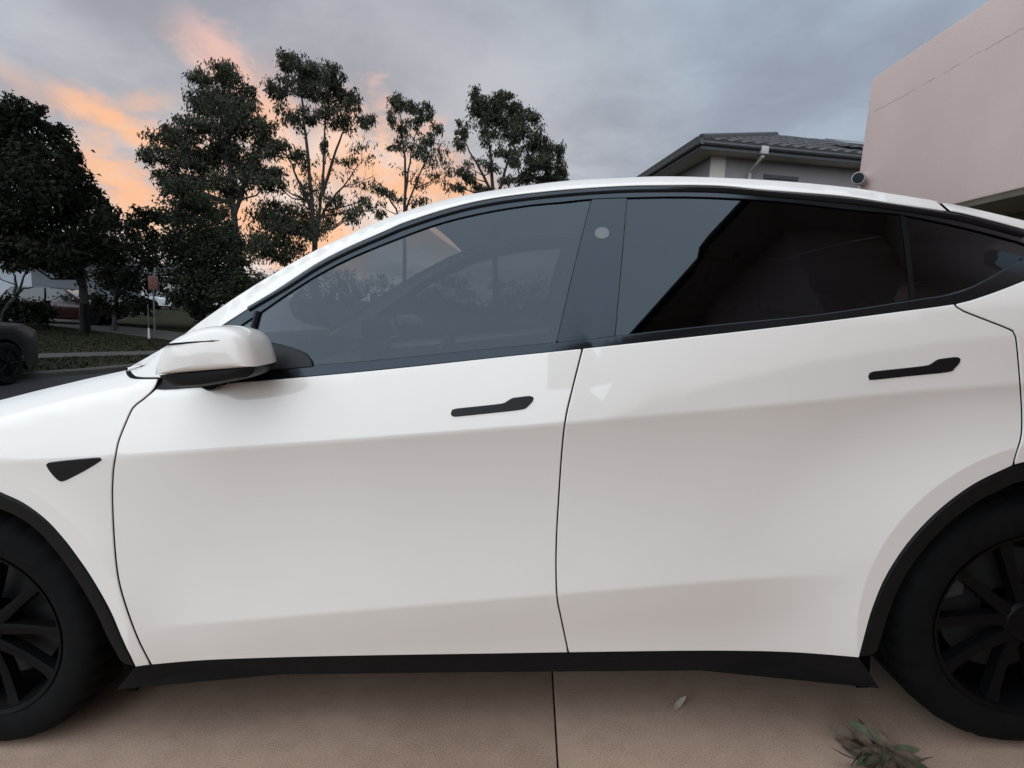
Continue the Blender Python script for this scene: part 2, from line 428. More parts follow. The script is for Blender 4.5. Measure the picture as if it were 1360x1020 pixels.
def seal(name, line, mat, parent, sgn, fn=wall, off=0.0, rad=.01, n=8):
    return B().tube([(x, sgn*(w_+off), z) for (x, z), w_ in zip(line, fn(np.array(line)[:, 0], np.array(line)[:, 1]))], rad, n).build(name, mat, parent)

car = thing('white_car', 'glossy white five-door car with tinted windows parked on the concrete driveway', 'car')
car.rotation_euler = (0, -SLOPE, 0)

# ---- traced lines (photo pixels -> side surface)
belt_px = [(207,516),(280,510),(364,503.6),(512,490),(680,472),(774,462.4),(952,443),(1088,427),(1188,414),(1268,403),(1308,392),(1360,372),(1400,353),(1440,336),(1452,332)]
railtop_px = [(174.4,488.5),(200,474),(240,450),(266,430),(306,402),(340,380),(380,356),(420,334),(460,315),(520,289),(580,270),(640,257),(740,243),(820,238),(900,236),(1020,241),(1120,250),(1188,260),(1250,270),(1288,277),(1360,294),(1400,304),(1460,322),(1520,342),(1590,370)]
raillow_px = [(296,431),(330,409),(380,376),(420,350),(460,329),(512,306),(540,294),(600,275),(660,262),(740,252.5),(820,247),(880,245.6),(952,246),(1020,252),(1120,260),(1188,270),(1250,279),(1288,286),(1360,305),(1400,317),(1452,332)]
glasstop_px = [(345,414),(380,390),(420,365),(460,344),(512,322),(580,297),(640,282),(700,272),(752,267),(786,263.4),(834,261.6),(900,260.5),(960,262),(1040,267),(1120,276),(1160,280),(1200,284),(1268,298),(1328,313),(1360,322)]
glasslow_px = [(300,497),(350,492),(415,486),(512,478),(680,461),(778,452.4),(818,447),(952,432),(1088,418),(1208,400),(1268,390),(1308,374),(1360,344)]
seamF_px = [(219,500.5),(207,516),(188,532),(176,542),(166,563),(157,586),(153,605),(150,624),(148.8,645),(148.6,660),(150,700),(153.6,748),(159,780),(170,816),(184,852),(200.4,884)]
seamB_px = [(774,462.4),(760,518),(751,558),(746,604),(741,680),(739,720),(738.6,760),(740,794),(745,820),(755,867.6)]
seamR_px = [(1268,403.5),(1280,413),(1346,439.5),(1350,448),(1355,500),(1358,550),(1357,580),(1350,604),(1346,619)]
sill_px = [(178.6,887),(200.4,884),(272,878),(380,874),(500,871.5),(640,869.4),(755,867.6),(912,865.6),(1000,866),(1050,867.5),(1088,870),(1142,874.6)]
archF_px = [(178.6,887),(160,846),(144,809),(120,767),(100,738),(84,717),(60,691),(30,669),(0,655)]
archR_px = [(1346,619),(1298,642),(1258,670),(1224,702),(1198,734),(1176,770),(1160,809),(1151,840),(1142,874.6)]
def cut(px, a, b): return [q for q in px if min(a, b)-.01 <= q[0] <= max(a, b)+.01]

_t = np.array(sorted(chain(railtop_px, off=-.01))); RAILX, RAILZ = _t[:, 0], _t[:, 1]
beltC = chain(belt_px); railtopC = chain(railtop_px, off=-.012); raillowC = chain(raillow_px)
gtopC = chain(glasstop_px); glowC = chain(glasslow_px)
seamF, seamB, seamR, sillC = chain(seamF_px), chain(seamB_px), chain(seamR_px), chain(sill_px)
archF, archR = chain(archF_px), chain(archR_px)
def sub(c, x0, x1): return [q for q in c if x0 <= q[0] <= x1]
xF = S(207, 516)[0]; xB = S(774, 462.4)[0]; xR = S(1268, 403)[0]
fd_out = join(sub(beltC, xF, xB), seamB, sub(sillC, seamF[-1][0], seamB[-1][0])[::-1], [q for q in seamF if q[1] < S(207,516)[1]][::-1])
rd_out = join(sub(beltC, xB, xR), seamR, archR, sub(sillC, seamB[-1][0], archR[-1][0])[::-1], seamB[::-1])
a0 = archF[-1]; an0 = math.atan2(a0[1]-ARCHF[1], a0[0]-ARCHF[0]); cr = math.hypot(a0[0]-ARCHF[0], a0[1]-ARCHF[1])
arch_front = [(ARCHF[0]+cr*math.cos(t), ARCHF[1]+cr*math.sin(t)) for t in np.linspace(an0, R(194), 40)]
top_line = [(x, float(np.interp(x, TOPX, TOPZ))-.002) for x in np.linspace(-2.12, -.945, 60)]
f_seam = chain([(174.4,489),(179,496),(188,500),(219,500.5)], off=-.01, step=3)
fender_out = join(top_line, f_seam, seamF, sub(sillC, archF[0][0], seamF[-1][0])[::-1], archF, arch_front, [(-1.93,.29),(-2.05,.45),(-2.12,.62)])
a1 = archR[0]; an1 = math.atan2(a1[1]-ARCHR[1], a1[0]-ARCHR[0]); cr1 = math.hypot(a1[0]-ARCHR[0], a1[1]-ARCHR[1])
arch_rear = [(ARCHR[0]+cr1*math.cos(t), ARCHR[1]+cr1*math.sin(t)) for t in np.linspace(an1, R(-14), 50)]
xS = S(1250, 270)[0]
quarter_out = join(sub(railtopC, xS, 9), [(2.12,1.25),(2.22,1.12),(2.27,.95),(2.20,.62),(2.05,.30)], arch_rear[::-1], seamR[::-1], sub(beltC, xR, 9), sub(raillowC, xS, 9)[::-1])
xA = S(296, 431)[0]
rail_out = join(sub(railtopC, -9, xS), sub(raillowC, xA, xS)[::-1], chain([(296,431),(262,462),(236,486),(219,500.5)]), f_seam[::-1])
trim_top = join(sub(raillowC, xA, 9), sub(gtopC, -9, 9)[::-1], chain([(345,414),(330,424),(312,436)]))
belt_trim = join(glowC, sub(beltC, glowC[0][0], S(1360,372)[0])[::-1])
tip = chain([(1360,322),(1380,329),(1374,336),(1360,344)], step=3)
trim_tip = join(chain([(1360,305),(1400,317),(1452,332)]), chain([(1452,332),(1440,336),(1400,353),(1360,372)]), [S(1360,344)], tip[::-1])
fglass = join(sub(gtopC, S(345,414)[0], S(786,263)[0]), chain([(786,263.4),(765,345),(739.5,453.5)]), sub(glowC, S(333,494)[0], S(739,456)[0])[::-1], chain([(333,493),(338,440),(345,414)]))
qlight = join(chain([(313,437),(337,419)]), chain([(337,419),(329,450),(322,494)]), chain([(322,494),(262,499)]), chain([(262,499),(290,462),(313,437)]))
bpost = join(sub(gtopC, S(786,263)[0], S(834,261.6)[0]), chain([(834,261.6),(826,355),(818,447)]), sub(glowC, S(739.5,455)[0], S(818,447)[0])[::-1], chain([(739.5,453.5),(765,345),(786,263.4)]))
rglass = join(sub(gtopC, S(834,261.6)[0], S(1199,284)[0]), chain([(1199,284),(1205,320),(1213,399)]), sub(glowC, S(818,447)[0], S(1213,399)[0])[::-1], chain([(818,447),(826,355),(834,261.6)]))
cglass = join(sub(gtopC, S(1203,285)[0], 9), tip, sub(glowC, S(1217,398)[0], 9)[::-1], chain([(1217,398),(1209,320),(1203,285)]))
def handle_out(px): return join(chain(px + [px[0]], step=2.5))
fh_px = [(599.6,549),(601,545),(606,543.6),(640,540),(667,536.8),(674,533.5),(681,529.6),(690,528.3),(704,526.8),(708,528.4),(707,532),(701,538.5),(692,543.2),(650,548),(604,552.6),(600.5,551.6)]
rh_px = [(1153.8,500),(1155.5,496),(1160,494.3),(1200,490),(1231,486.2),(1239,482.5),(1246,478.2),(1256,476.7),(1270,475.2),(1274.8,477.4),(1273.5,481.5),(1267,488.6),(1259,493.2),(1210,498.4),(1160,503.6),(1155,502.6)]
vent_px = [(62,617.5),(65,615),(84,612.5),(110,610),(133,608.4),(134.4,610.5),(120,620),(104,629),(86,637.8),(80,638.5),(75,635),(67,626)]
black_seams = dict(f=seamF, b=seamB, r=seamR)

def build_side(sgn):
    fen = panel('front_fender', fender_out, 'paint', car, sgn, wfender)
    fd = panel('front_door', fd_out, 'paint', car, sgn, step=.03)
    rd = panel('rear_door', rd_out, 'paint', car, sgn, step=.03)
    qp = panel('quarter_panel', quarter_out, 'paint', car, sgn)
    panel('roof_rail', rail_out, 'paint', car, sgn, wrail, step=.03, creases=False, ret=.03, gap=.0008)
    panel('upper_window_trim', trim_top, 'gloss_black', car, sgn, off=-.004, creases=False, gap=.0005, step=.02)
    panel('rear_window_trim', trim_tip, 'gloss_black', car, sgn, off=-.003, creases=False, gap=.0005)
    seal('upper_window_seal', SV(spline([(x, y*.62+g*.38) for (x, y), g in zip(raillow_px[1:-2], np.interp([q[0] for q in raillow_px[1:-2]], [q[0] for q in glasstop_px], [q[1] for q in glasstop_px]))])), 'gloss_black', car, sgn, off=-.004, rad=.0085)
    panel('belt_trim', belt_trim, 'gloss_black', car, sgn, off=-.002, creases=False, gap=.0005, step=.02)
    panel('front_window', fglass, 'glass', fd, sgn, off=-.010, creases=False, gap=.0005, ret=.006, chamf=.001)
    panel('front_quarter_window', qlight, 'glass', fd, sgn, off=-.010, creases=False, gap=.0005, ret=.006, chamf=.001)
    seal('window_divider', SV(spline([(341,415),(333,447),(327,490)])), 'gloss_black', fd, sgn, off=-.008, rad=.010)
    bp = panel('pillar_cover', bpost, 'gloss_black', car, sgn, off=-.007, creases=False, gap=.002, ret=.01)
    panel('rear_window', rglass, 'glass_dark', rd, sgn, off=-.010, creases=False, gap=.0005, ret=.006, chamf=.001)
    panel('rear_quarter_window', cglass, 'glass_dark', car, sgn, off=-.010, creases=False, gap=.0005, ret=.006, chamf=.001)
    ribbon('pillar_divider', SV(spline([(1201,281),(1207,320),(1216,402)])), 'rubber', car, sgn, off=-.0085, width=.014)
    ribbon('window_run', SV(spline([(786,262),(765,345),(739,455)])), 'rubber', car, sgn, off=-.0125, width=.03)
    ribbon('window_run', SV(spline([(834,260),(826,355),(817.5,449)])), 'rubber', car, sgn, off=-.0125, width=.03)
    # small round camera behind the pillar cover
    lx, lz = S(800, 309)
    oc = [(lx+.0185*math.cos(t)*1.05, lz+.0165*math.sin(t)) for t in np.linspace(0, 2*math.pi, 24, endpoint=False)]
    panel('pillar_camera', oc, 'lens', bp, sgn, off=-.0055, creases=False, gap=0, ret=.003, chamf=.001, step=.01)
    for k, l in black_seams.items(): ribbon('seam_backing', l, 'rubber', car, sgn, fn=wfender if k == 'f' else wall)  # black strips behind the panel gaps so they read as shaded
    ribbon('seam_backing', sillC, 'rubber', car, sgn, off=-.03, width=.05)
    ribbon('seam_backing', f_seam, 'rubber', car, sgn, off=-.02, width=.012)
    rs = [S(1248.5,268), S(1251,274), S(1254,282)]
    ribbon('seam_backing', rs, 'rubber', car, sgn, off=-.012, width=.02)
    panel('door_handle', handle_out(fh_px), 'satin_black', fd, sgn, off=.0028, creases=False, gap=0, ret=.006, step=.02)
    panel('door_handle', handle_out(rh_px), 'satin_black', rd, sgn, off=.0028, creases=False, gap=0, ret=.006, step=.02)
    panel('fender_vent', join(chain(vent_px+[vent_px[0]], wfender, step=3)), 'gloss_black', fen, sgn, wfender, off=.0022, creases=False, gap=0, ret=.006, step=.02)
    vl = chain([(134,607.5),(160,605.5),(200,602.5)], wfender)
    # rocker
    rk = [(x, z-.001) for x, z in sub(sillC, -1.06, 1.06)]
    rk_out = join(rk, [(1.04, .205), (.6, .20), (0, .20), (-.6, .20), (-1.03, .205)])
    panel('rocker_panel', rk_out, 'black_plastic', car, sgn, off=-.012, creases=False, gap=0, step=.04, ret=.10)
    # arch cladding and liners
    for nm, (cx, cz, rr), pts in (('front', ARCHF, archF+arch_front), ('rear', ARCHR, arch_rear[::-1]+archR)):
        rows = []
        for (x, z) in pts:
            d = np.array([x-cx, z-cz]); L = np.linalg.norm(d); d /= L; row = []
            for k, o in ((-.002, -.016), (.010, -.006), (.035, -.006), (.052, -.014), (.056, -.06), (.05, -.32)):
                xx, zz = cx+d[0]*(L-k), cz+d[1]*(L-k)
                wv = float((wfender if nm == 'front' else wall)(cx+d[0]*(L+.004), cz+d[1]*(L+.004)))
                row.append((xx, sgn*(wv+o), zz))
            rows.append(row)
        recalc(B().grid(rows).build('arch_cladding', 'black_plastic', car))
        for xe in ((-1.072, -1.04) if nm == 'front' else (1.035, 1.068), (-1.93, -1.88) if nm == 'front' else (1.88, 1.93)):
            B().box((xe[0], min(sgn*.60, sgn*.865), .14), (xe[1], max(sgn*.60, sgn*.865), .42)).build('splash_panel', 'liner', car, smooth=False)  # splash plates, also placed to darken the gap between rocker and tyre
        bk = B(); ring = [(cx+.43*math.cos(t), cz+.43*math.sin(t)) for t in np.linspace(R(-38), R(218), 40)]
        bk.add([(x, sgn*.60, z) for x, z in ring], [list(range(40))]); bk.build('wheel_liner', 'liner', car, smooth=False)
    return fd, rd
fdN, rdN = build_side(-1)
build_side(1)

# ---- wheels
def make_wheel(cx, sgn):
    rad = .356; yo = sgn*.925
    prof = [(.245,-.015),(.262,-.002),(.285,.004),(.318,.003),(.335,-.006),(.346,-.020),(.3525,-.040),(.3545,-.062),(.3465,-.064),(.3465,-.074),(.3555,-.076),(.356,-.120),(.348,-.121),(.348,-.131),(.356,-.132),(.3555,-.176),(.3465,-.178),(.3465,-.188),(.3545,-.190),(.3525,-.212),(.346,-.232),(.318,-.255),(.262,-.25),(.245,-.236)]
    prof = [(r_, yo+sgn*h) for r_, h in prof]
    n = 144; b = B(); v, f = [], []; m = len(prof)
    for k in range(n):
        a = 2*math.pi*k/n
        for j, (r_, h) in enumerate(prof):
            rr = r_ - (.006 if (k % 4 == 0 and (5 <= j <= 7 or 18 <= j <= 20)) else 0)
            v.append((cx+rr*math.cos(a), h, rad+rr*math.sin(a)))
    for k in range(n):
        for j in range(m-1):
            f.append([k*m+j, k*m+j+1, ((k+1) % n)*m+j+1, ((k+1) % n)*m+j])
    rimp = [(.252,-.004),(.240,-.010),(.232,-.03),(.225,-.06),(.222,-.20),(.235,-.23)]
    wb = B().lathe([(r_, yo+sgn*h) for r_, h in rimp], 72, 'Y', (cx, 0, rad))
    wb.lathe([(.001, yo-sgn*.018), (.052, yo-sgn*.018), (.06, yo-sgn*.026), (.062, yo-sgn*.06)], 36, 'Y', (cx, 0, rad))
    w = recalc(wb.build('wheel', 'rim', car))
    recalc(b.add(v, f).build('tyre', 'rubber', w))
    recalc(B().lathe([(.06, yo-sgn*.10), (.178, yo-sgn*.10), (.178, yo-sgn*.125), (.06, yo-sgn*.125)], 48, 'Y', (cx, 0, rad)).build('brake_disc', 'steel', w))
    recalc(B().lathe([(.001, yo-sgn*.13), (.236, yo-sgn*.13)], 32, 'Y', (cx, 0, rad)).build('dust_shield', 'liner', w))
    for k in range(10):
        a = math.pi*2*(k//2)/5 + (.16 if k % 2 else -.16) + .3
        a2 = math.pi*2*(k//2)/5 + (.34 if k % 2 else -.34) + .3
        p0 = np.array([math.cos(a), math.sin(a)])*.045; p1 = np.array([math.cos(a2), math.sin(a2)])*.238
        d = (p1-p0)/np.linalg.norm(p1-p0); nn = np.array([-d[1], d[0]]); rows = []
        for t, hw, dep in ((0, .020, .020), (.5, .015, .028), (.85, .017, .022), (1, .022, .016)):
            c = p0+(p1-p0)*t
            rows.append([(cx+c[0]+nn[0]*hw*s_, yo-sgn*(dep+dd), rad+c[1]+nn[1]*hw*s_) for s_, dd in ((-1.1, .03), (-.9, .004), (0, 0), (.9, .004), (1.1, .03))])
        recalc(B().grid(rows).build('spoke', 'rim', w))
    return w
for cx in (-1.445, 1.445):
    for sgn in (-1, 1): make_wheel(cx, sgn)

# ---- hood, windscreen, roof, tail
ys = np.linspace(-1, 1, 21)
rows = []
for x in np.linspace(-2.12, -.93, 30):
    z = float(np.interp(x, TOPX, TOPZ)); w = float(wfender(x, z-.004))-.004
    zc_ = float(np.interp(x, [-2.4,-2.2,-2.0,-1.71,-1.45,-.93], [.62,.77,.862,.945,.998,1.085]))
    rows.append([(x - .10*(1-y*y)*(x > -1.2)*(x+1.2)/.27, y*w, z-.003+(zc_-z)*(1-y*y)**.8) for y in ys])
B().grid(rows).build('hood', 'paint', car)
rail_f = sub(railtopC, -.98, 2.2)
def loft(x0, x1, n, bow, crown, name, mat):
    rows = []
    for x in np.linspace(x0, x1, n):
        z = float(np.interp(x, [q[0] for q in rail_f], [q[1] for q in rail_f])); w = float(wall(x, z))-.004
        rows.append([(x - bow(x)*(1-y*y), y*w, z-.004+crown(x)*(1-y*y)) for y in ys])
    return B().grid(rows).build(name, mat, car)
loft(-.93, -.20, 16, lambda x: .16*np.clip((-.05-x)/.8, 0, 1), lambda x: .012, 'windscreen', 'windscreen')
loft(-.20, 1.45, 26, lambda x: 0, lambda x: .015+.015*np.clip((x+.2)/.6, 0, 1), 'glass_roof', 'glass_dark')
loft(1.455, 2.10, 14, lambda x: -.10*np.clip((x-1.45)/.65, 0, 1), lambda x: .03, 'rear_screen', 'glass_dark')
rows = []
for z, xo, w in ((1.245,2.10,.66),(1.20,2.24,.70),(1.12,2.30,.75),(1.0,2.33,.80),(.85,2.36,.83),(.70,2.40,.85)):
    rows.append([(xo+.10*(1-y*y), y*w, z) for y in ys])
recalc(B().grid(rows).build('tailgate', 'paint', car))
rows = []
for z, xo, w in ((.70,2.40,.86),(.6,2.41,.86),(.45,2.38,.85),(.30,2.26,.80),(.22,2.05,.78)):
    rows.append([(xo-.20*abs(y)**4+.05*(1-y*y), y*w*1.04, z) for y in ys])
recalc(B().grid(rows).build('rear_bumper', 'paint', car))
rows = []
for z, xo, w in ((.70,-2.26,.80),(.62,-2.34,.82),(.5,-2.38,.84),(.38,-2.36,.84),(.26,-2.28,.82),(.20,-2.05,.80)):
    rows.append([(xo+.30*abs(y)**3-.04*(1-y*y), y*w, z) for y in ys])
recalc(B().grid(rows).build('front_bumper', 'paint', car))
for sgn in (-1, 1):
    rows = [[(-2.10, sgn*.78, .80), (-1.98, sgn*.86, .83), (-1.86, sgn*.90, .86)], [(-2.17, sgn*.76, .72), (-2.03, sgn*.86, .74), (-1.88, sgn*.905, .80)]]
    recalc(B().grid(rows).build('headlight', 'head_lens', car))
    rows = [[(2.30, sgn*.70, 1.04), (2.26, sgn*.84, 1.05), (2.14, sgn*.905, 1.06)], [(2.32, sgn*.70, .96), (2.28, sgn*.85, .96), (2.16, sgn*.912, .96)]]
    recalc(B().grid(rows).build('tail_light', 'red_lens', car))
B().box((-2.15,-.60,.19),(2.15,.60,.235)).box((-.98,-.83,.195),(.98,-.6005,.24)).box((-.98,.6005,.195),(.98,.83,.24)).build('underbody', 'liner', car, smooth=False)

# ---- cabin
for sgn in (-1, 1):
    card = join([(x, z-.03) for x, z in sub(beltC, -.80, 1.30)], [(1.3,.42),(.9,.30),(-.75,.28)])
    panel('door_card', card, 'cabin', car, sgn, off=-.085, creases=False, gap=.01, ret=.03, step=.08)
def seat(x, y, hw):
    b = B()
    b.box((x-.30, y-hw, .44), (x+.22, y+hw, .60)); s = b.build('seat', 'seat', car, bevel=.04)
    rows = []
    for z, xx, t, k in ((.56,.14,.09,.92),(.75,.20,.085,1),(.95,.27,.075,.96),(1.12,.33,.06,.78),(1.18,.35,.05,.6)):
        rows.append([(x+xx-t, y-hw*k*.9, z), (x+xx-t*1.15, y-hw*k*.5, z), (x+xx-t*1.15, y+hw*k*.5, z), (x+xx-t, y+hw*k*.9, z), (x+xx+t, y+hw*k*.85, z), (x+xx+t, y-hw*k*.85, z), (x+xx-t, y-hw*k*.9, z)])
    bb = B().grid(rows); n = len(bb.v); bb.f.append([n-7+i for i in range(6)]); recalc(bb.build('backrest', 'seat', s))
    hb = B().box((x+.33-.05, y-.13, 1.21), (x+.33+.06, y+.13, 1.37)).build('headrest', 'seat', s, bevel=.035)
    for q in (-.05, .05): B().tube([(x+.34, y+q, 1.14), (x+.345, y+q, 1.23)], .006, 6).build('headrest_post', 'steel', s)
seat(-.02, -.38, .25); seat(-.02, .38, .25); seat(.92, -.40, .30); seat(.92, .40, .30)
rows = []
for x, z in ((-.98,.98),(-.80,1.02),(-.62,1.01),(-.50,.96),(-.46,.86),(-.50,.70)): rows.append([(x, y*.78, z-.02*abs(y)**3) for y in ys])
recalc(B().grid(rows).build('dashboard', 'cabin', car))
tq = [(-.30+.06*math.sin(t), .38+.18*math.cos(t), .96+.17*math.sin(t)) for t in np.linspace(0, 2*math.pi, 33)]
st_ = B().tube(tq, .015, 8, cap=False).build('steering_wheel', 'cabin', car)
B().tube([(-.32,.38,.95),(-.50,.38,.90)], .035, 10).tube([(-.31,.22,.95),(-.31,.54,.95)], .016, 6).build('steering_column', 'cabin', st_)
B().box((-.52,-.19,.98),(-.495,.19,1.20)).build('touchscreen', 'gloss_black', car, bevel=.006)
B().box((-.75,-.76,.26),(1.6,.76,.30)).build('cabin_floor', 'cabin', car, smooth=False)
B().box((1.42,-.70,.30),(1.48,.70,1.16)).build('cargo_partition', 'cabin', car, smooth=False)

# ---- side mirrors
def dome(name, outl, mat, parent, sgn, layers, ctr, flip=False):
    b = B(); rows = []
    for w, k, dx, dz_ in layers: rows.append([(ctr[0]+(x-ctr[0])*k+dx, sgn*w, ctr[1]+(z-ctr[1])*k+dz_) for x, z in outl+[outl[0]]])
    b.grid(rows); n = len(outl)+1; k0 = len(b.v)-n
    b.f.append([k0+i for i in range(n-1)]); b.f.append([i for i in range(n-1)][::-1])
    return recalc(b.build(name, mat, parent, angle=50))
def hitw(px, py, w):
    d = rayC(px, py); P = CAMC+d*((-w-CAMC[1])/d[1]); return (P[0], P[2])
up_px = [(221.5,495),(223,488),(228,472),(233,461),(239,454),(250,447),(262,441),(278,435.5),(296,432.5),(312,433),(324,436),(334,441),(341,448),(347,460),(351,472),(354,484)]
lo_px = [(354,484.5),(353,491),(345,497.5),(330,502),(312,505.5),(292,509),(272,511.5),(252,511.5),(240,507),(231,501),(224,496)]
WM = 1.00
upC = [hitw(*q, WM) for q in spline(up_px, 5)]; loC = [hitw(*q, WM) for q in spline(lo_px, 5)]
bot = [hitw(x, 495-(x-221.5)*11/132.5, WM) for x in np.linspace(349, 226, 14)]
for sgn in (-1, 1):
    ctr = hitw(290, 478, WM)
    mir = dome('side_mirror', join(upC, bot), 'paint', car, sgn, [(.915,.86,0,0),(.93,.94,0,0),(.965,.99,0,0),(1.0,1.0,0,0),(1.035,.995,0,0),(1.047,.975,0,0),(1.056,.93,0,0),(1.064,.80,0,0),(1.069,.55,0,0),(1.071,.25,0,0)], ctr)
    ctr2 = hitw(288, 490, WM)
    tb = [hitw(x, 496.5-(x-221.5)*11/132.5, WM) for x in np.linspace(228, 350, 14)]
    dome('mirror_lower_cap', join(loC, tb), 'satin_black', mir, sgn, [(.90,.7,0,0),(.93,.9,0,0),(.97,.98,0,0),(1.0,.995,0,0),(1.03,.985,0,0),(1.045,.95,0,0),(1.053,.80,0,0),(1.056,.5,0,0)], ctr2)
    g = [hitw(x, y, WM) for x, y in spline([(237,456),(262,453.6),(290,451.6),(312,450.2)], 4)]
    def domey(x, z):
        return 1.034
    B().tube([(x, sgn*(1.060+.0068*min(1, i/5)), z) for i, (x, z) in enumerate(g)], [.0022]*(len(g)-2)+[.0012, .0005], 6).build('mirror_crease', 'rubber', mir)
    ft = chain([(222,501),(209,515.5),(250,514.5),(300,510),(300,498),(240,500)], step=6)
    panel('mirror_foot', join(ft, ft[:1]), 'black_plastic', mir, sgn, off=.004, creases=False, gap=0, ret=.02)
    B().tube([(hitw(262,508,.93)[0], sgn*.86, hitw(262,508,.93)[1]), (hitw(275,503,.98)[0], sgn*.97, hitw(275,503,.98)[1])], [.035, .03], 12).build('mirror_arm', 'black_plastic', mir)
    gl = [hitw(x, y, WM) for x, y in ((346,462),(352,483))]
    sail = join(chain([(330,470),(348,455),(364,457),(380,461),(394,465.5),(406,471.5),(412,479),(415,486)]), chain([(415,486),(370,490),(326,494)]))
    panel('mirror_sail', sail, 'satin_black', car, sgn, off=.002, creases=False, gap=0, ret=.012)

# ================================================================== setting
def onC(px, py, z=0.0):
    d = rayC(px, py); return CAMC + d*((z-CAMC[2])/d[2])
ZL_, ZR_ = -.55, -.63                                   # far lawn, road
def concrete(name, c1, c2, speck=.25):
    m, nt, b = new_mat(name); t = nt.nodes.new('ShaderNodeTexCoord'); O = t.outputs['Object']
    big = noise(nt, O, 1.3, 6, .62); mid = noise(nt, O, 14, 5, .6); fine = noise(nt, O, 260, 3, .7)
    c = mixc(nt, (big*0.65+mid*0.35).sm(.34, .66), c1, c2)
    c = mixc(nt, fine.sm(.42, .75)*speck, c, tuple(v*1.7 for v in c2)); c = mixc(nt, fine.sm(.46, .22)*speck*1.6, c, tuple(v*.45 for v in c1))
    nt.links.new(c, b.inputs['Base Color']); b.inputs['Roughness'].default_value = .85; b.inputs['Specular IOR Level'].default_value = .25
    bn = nt.nodes.new('ShaderNodeBump'); bn.inputs['Strength'].default_value = .35; bn.inputs['Distance'].default_value = .004
    nt.links.new((fine*0.6+mid*0.4).k, bn.inputs['Height']); nt.links.new(bn.outputs[0], b.inputs['Normal']); return m
M['drive'] = concrete('driveway_concrete', (.270, .180, .128), (.372, .258, .188), .6)
M['path'] = concrete('path_concrete', (.040, .036, .032), (.055, .049, .044))
M['asphalt'] = concrete('asphalt', (.017, .016, .018), (.024, .023, .025), .4)
def grass_mat():
    m, nt, b = new_mat('grass'); t = nt.nodes.new('ShaderNodeTexCoord'); O = t.outputs['Object']
    a = noise(nt, O, .6, 6, .65); f = noise(nt, O, 25, 4, .7)
    c = mixc(nt, a.sm(.35, .65), (.016, .0165, .008), (.027, .0255, .0135)); c = mixc(nt, f.sm(.4, .75)*0.6, c, (.038, .035, .020))
    nt.links.new(c, b.inputs['Base Color']); b.inputs['Roughness'].default_value = .95; b.inputs['Specular IOR Level'].default_value = .1
    bn = nt.nodes.new('ShaderNodeBump'); bn.inputs['Strength'].default_value = .8; bn.inputs['Distance'].default_value = .05
    nt.links.new(f.k, bn.inputs['Height']); nt.links.new(bn.outputs[0], b.inputs['Normal']); return m
M['grass'] = grass_mat()
def gz(x): return np.interp(x, [-900,-11,-4.9,-4.4,3.0,900], [-.55,-.55,-.47,-.41,.225,.30])
# the ground sheet, with the road cut as its own lower strip
xs = [-900,-300,-120,-60,-30,-20,-14,-11]
road_far = [(-10.7,-260),(-10.7,5.6),(-10.5,6.6),(-9.9,7.3),(-9.25,7.9),(-8.9,8.7),(-8.65,9.6),(-8.4,11),(-8.1,13),(-7.9,16),(-7.6,22),(-7.6,260)]
road_near = -4.9
b = B(); rows = []
ysr = [q[1] for q in road_far]
for (xe, y) in road_far: rows.append([(x, y, float(gz(x))) for x in (-900,-300,-100,-45,-25,-16)]+[(xe-2.2, y, ZL_), (xe-.14, y, ZL_)])
b.grid(rows)
xr = [road_near+.14,-4.4,-3,-1,1,3,8,40,200,900]
b.grid([[(x, y, float(gz(x))-.035) for x in xr] for y in (-260,-100,-30,-8,0,8,30,100,260)])
tag(recalc(b.build('lawn', 'grass', None, smooth=True)), kind='structure')
b = B().grid([[(road_near-.002, y, ZR_), (-7.0, y, ZR_+.02), (xe+.002, y, ZR_)] for xe, y in road_far])
tag(recalc(b.build('road', 'asphalt')), kind='structure')
def kerb(name, line, side):
    rows = []
    for x, y in line: rows.append([(x+side*dx, y, z) for dx, z in ((-.01, ZR_-.1), (-.005, ZR_+.085), (.03, ZR_+.105), (.16, ZR_+.11), (.165, ZR_-.1))])
    tag(recalc(B().grid(rows).build(name, 'path')), kind='structure')
kerb('kerb', road_far, -1)
kerb('kerb', [(road_near, -260), (road_near, -7.05)], 1); kerb('kerb', [(road_near, 2.7), (road_near, 260)], 1)
# driveway slabs
drive = B().box((-4.87,-7.02,-.20),(3.30,2.66,-.06)).build('driveway', 'liner', None, smooth=False); drive.rotation_euler = (0, -SLOPE, 0); tag(drive, kind='structure')
jx = onC(737, 950)[0]
xe_ = [-4.85, jx-4.4, jx-2.2, jx, jx+2.2, 3.28]; ye_ = [-7.0, -2.86, 1.35, 2.64]
for i in range(5):
    for j in range(3):
        if j == 0 and i > 1: continue  # row behind the camera: unseen paving, added for warm bounce on the car
        s = B().box((xe_[i]+.0022, ye_[j]+.0022, -.10), (xe_[i+1]-.0022, ye_[j+1]-.0022, 0)).build('slab', 'drive', drive, bevel=.004)
xo = c2w((-4.86, 0, 0))
tag(B().grid([[(xo[0], y, xo[2]-.002), (road_near-.02, y, ZR_+.03), (road_near-.35, y, ZR_+.006)] for y in (-7.0, -2.86, 0, 2.64)]).build('driveway_crossover', 'drive'), kind='structure')
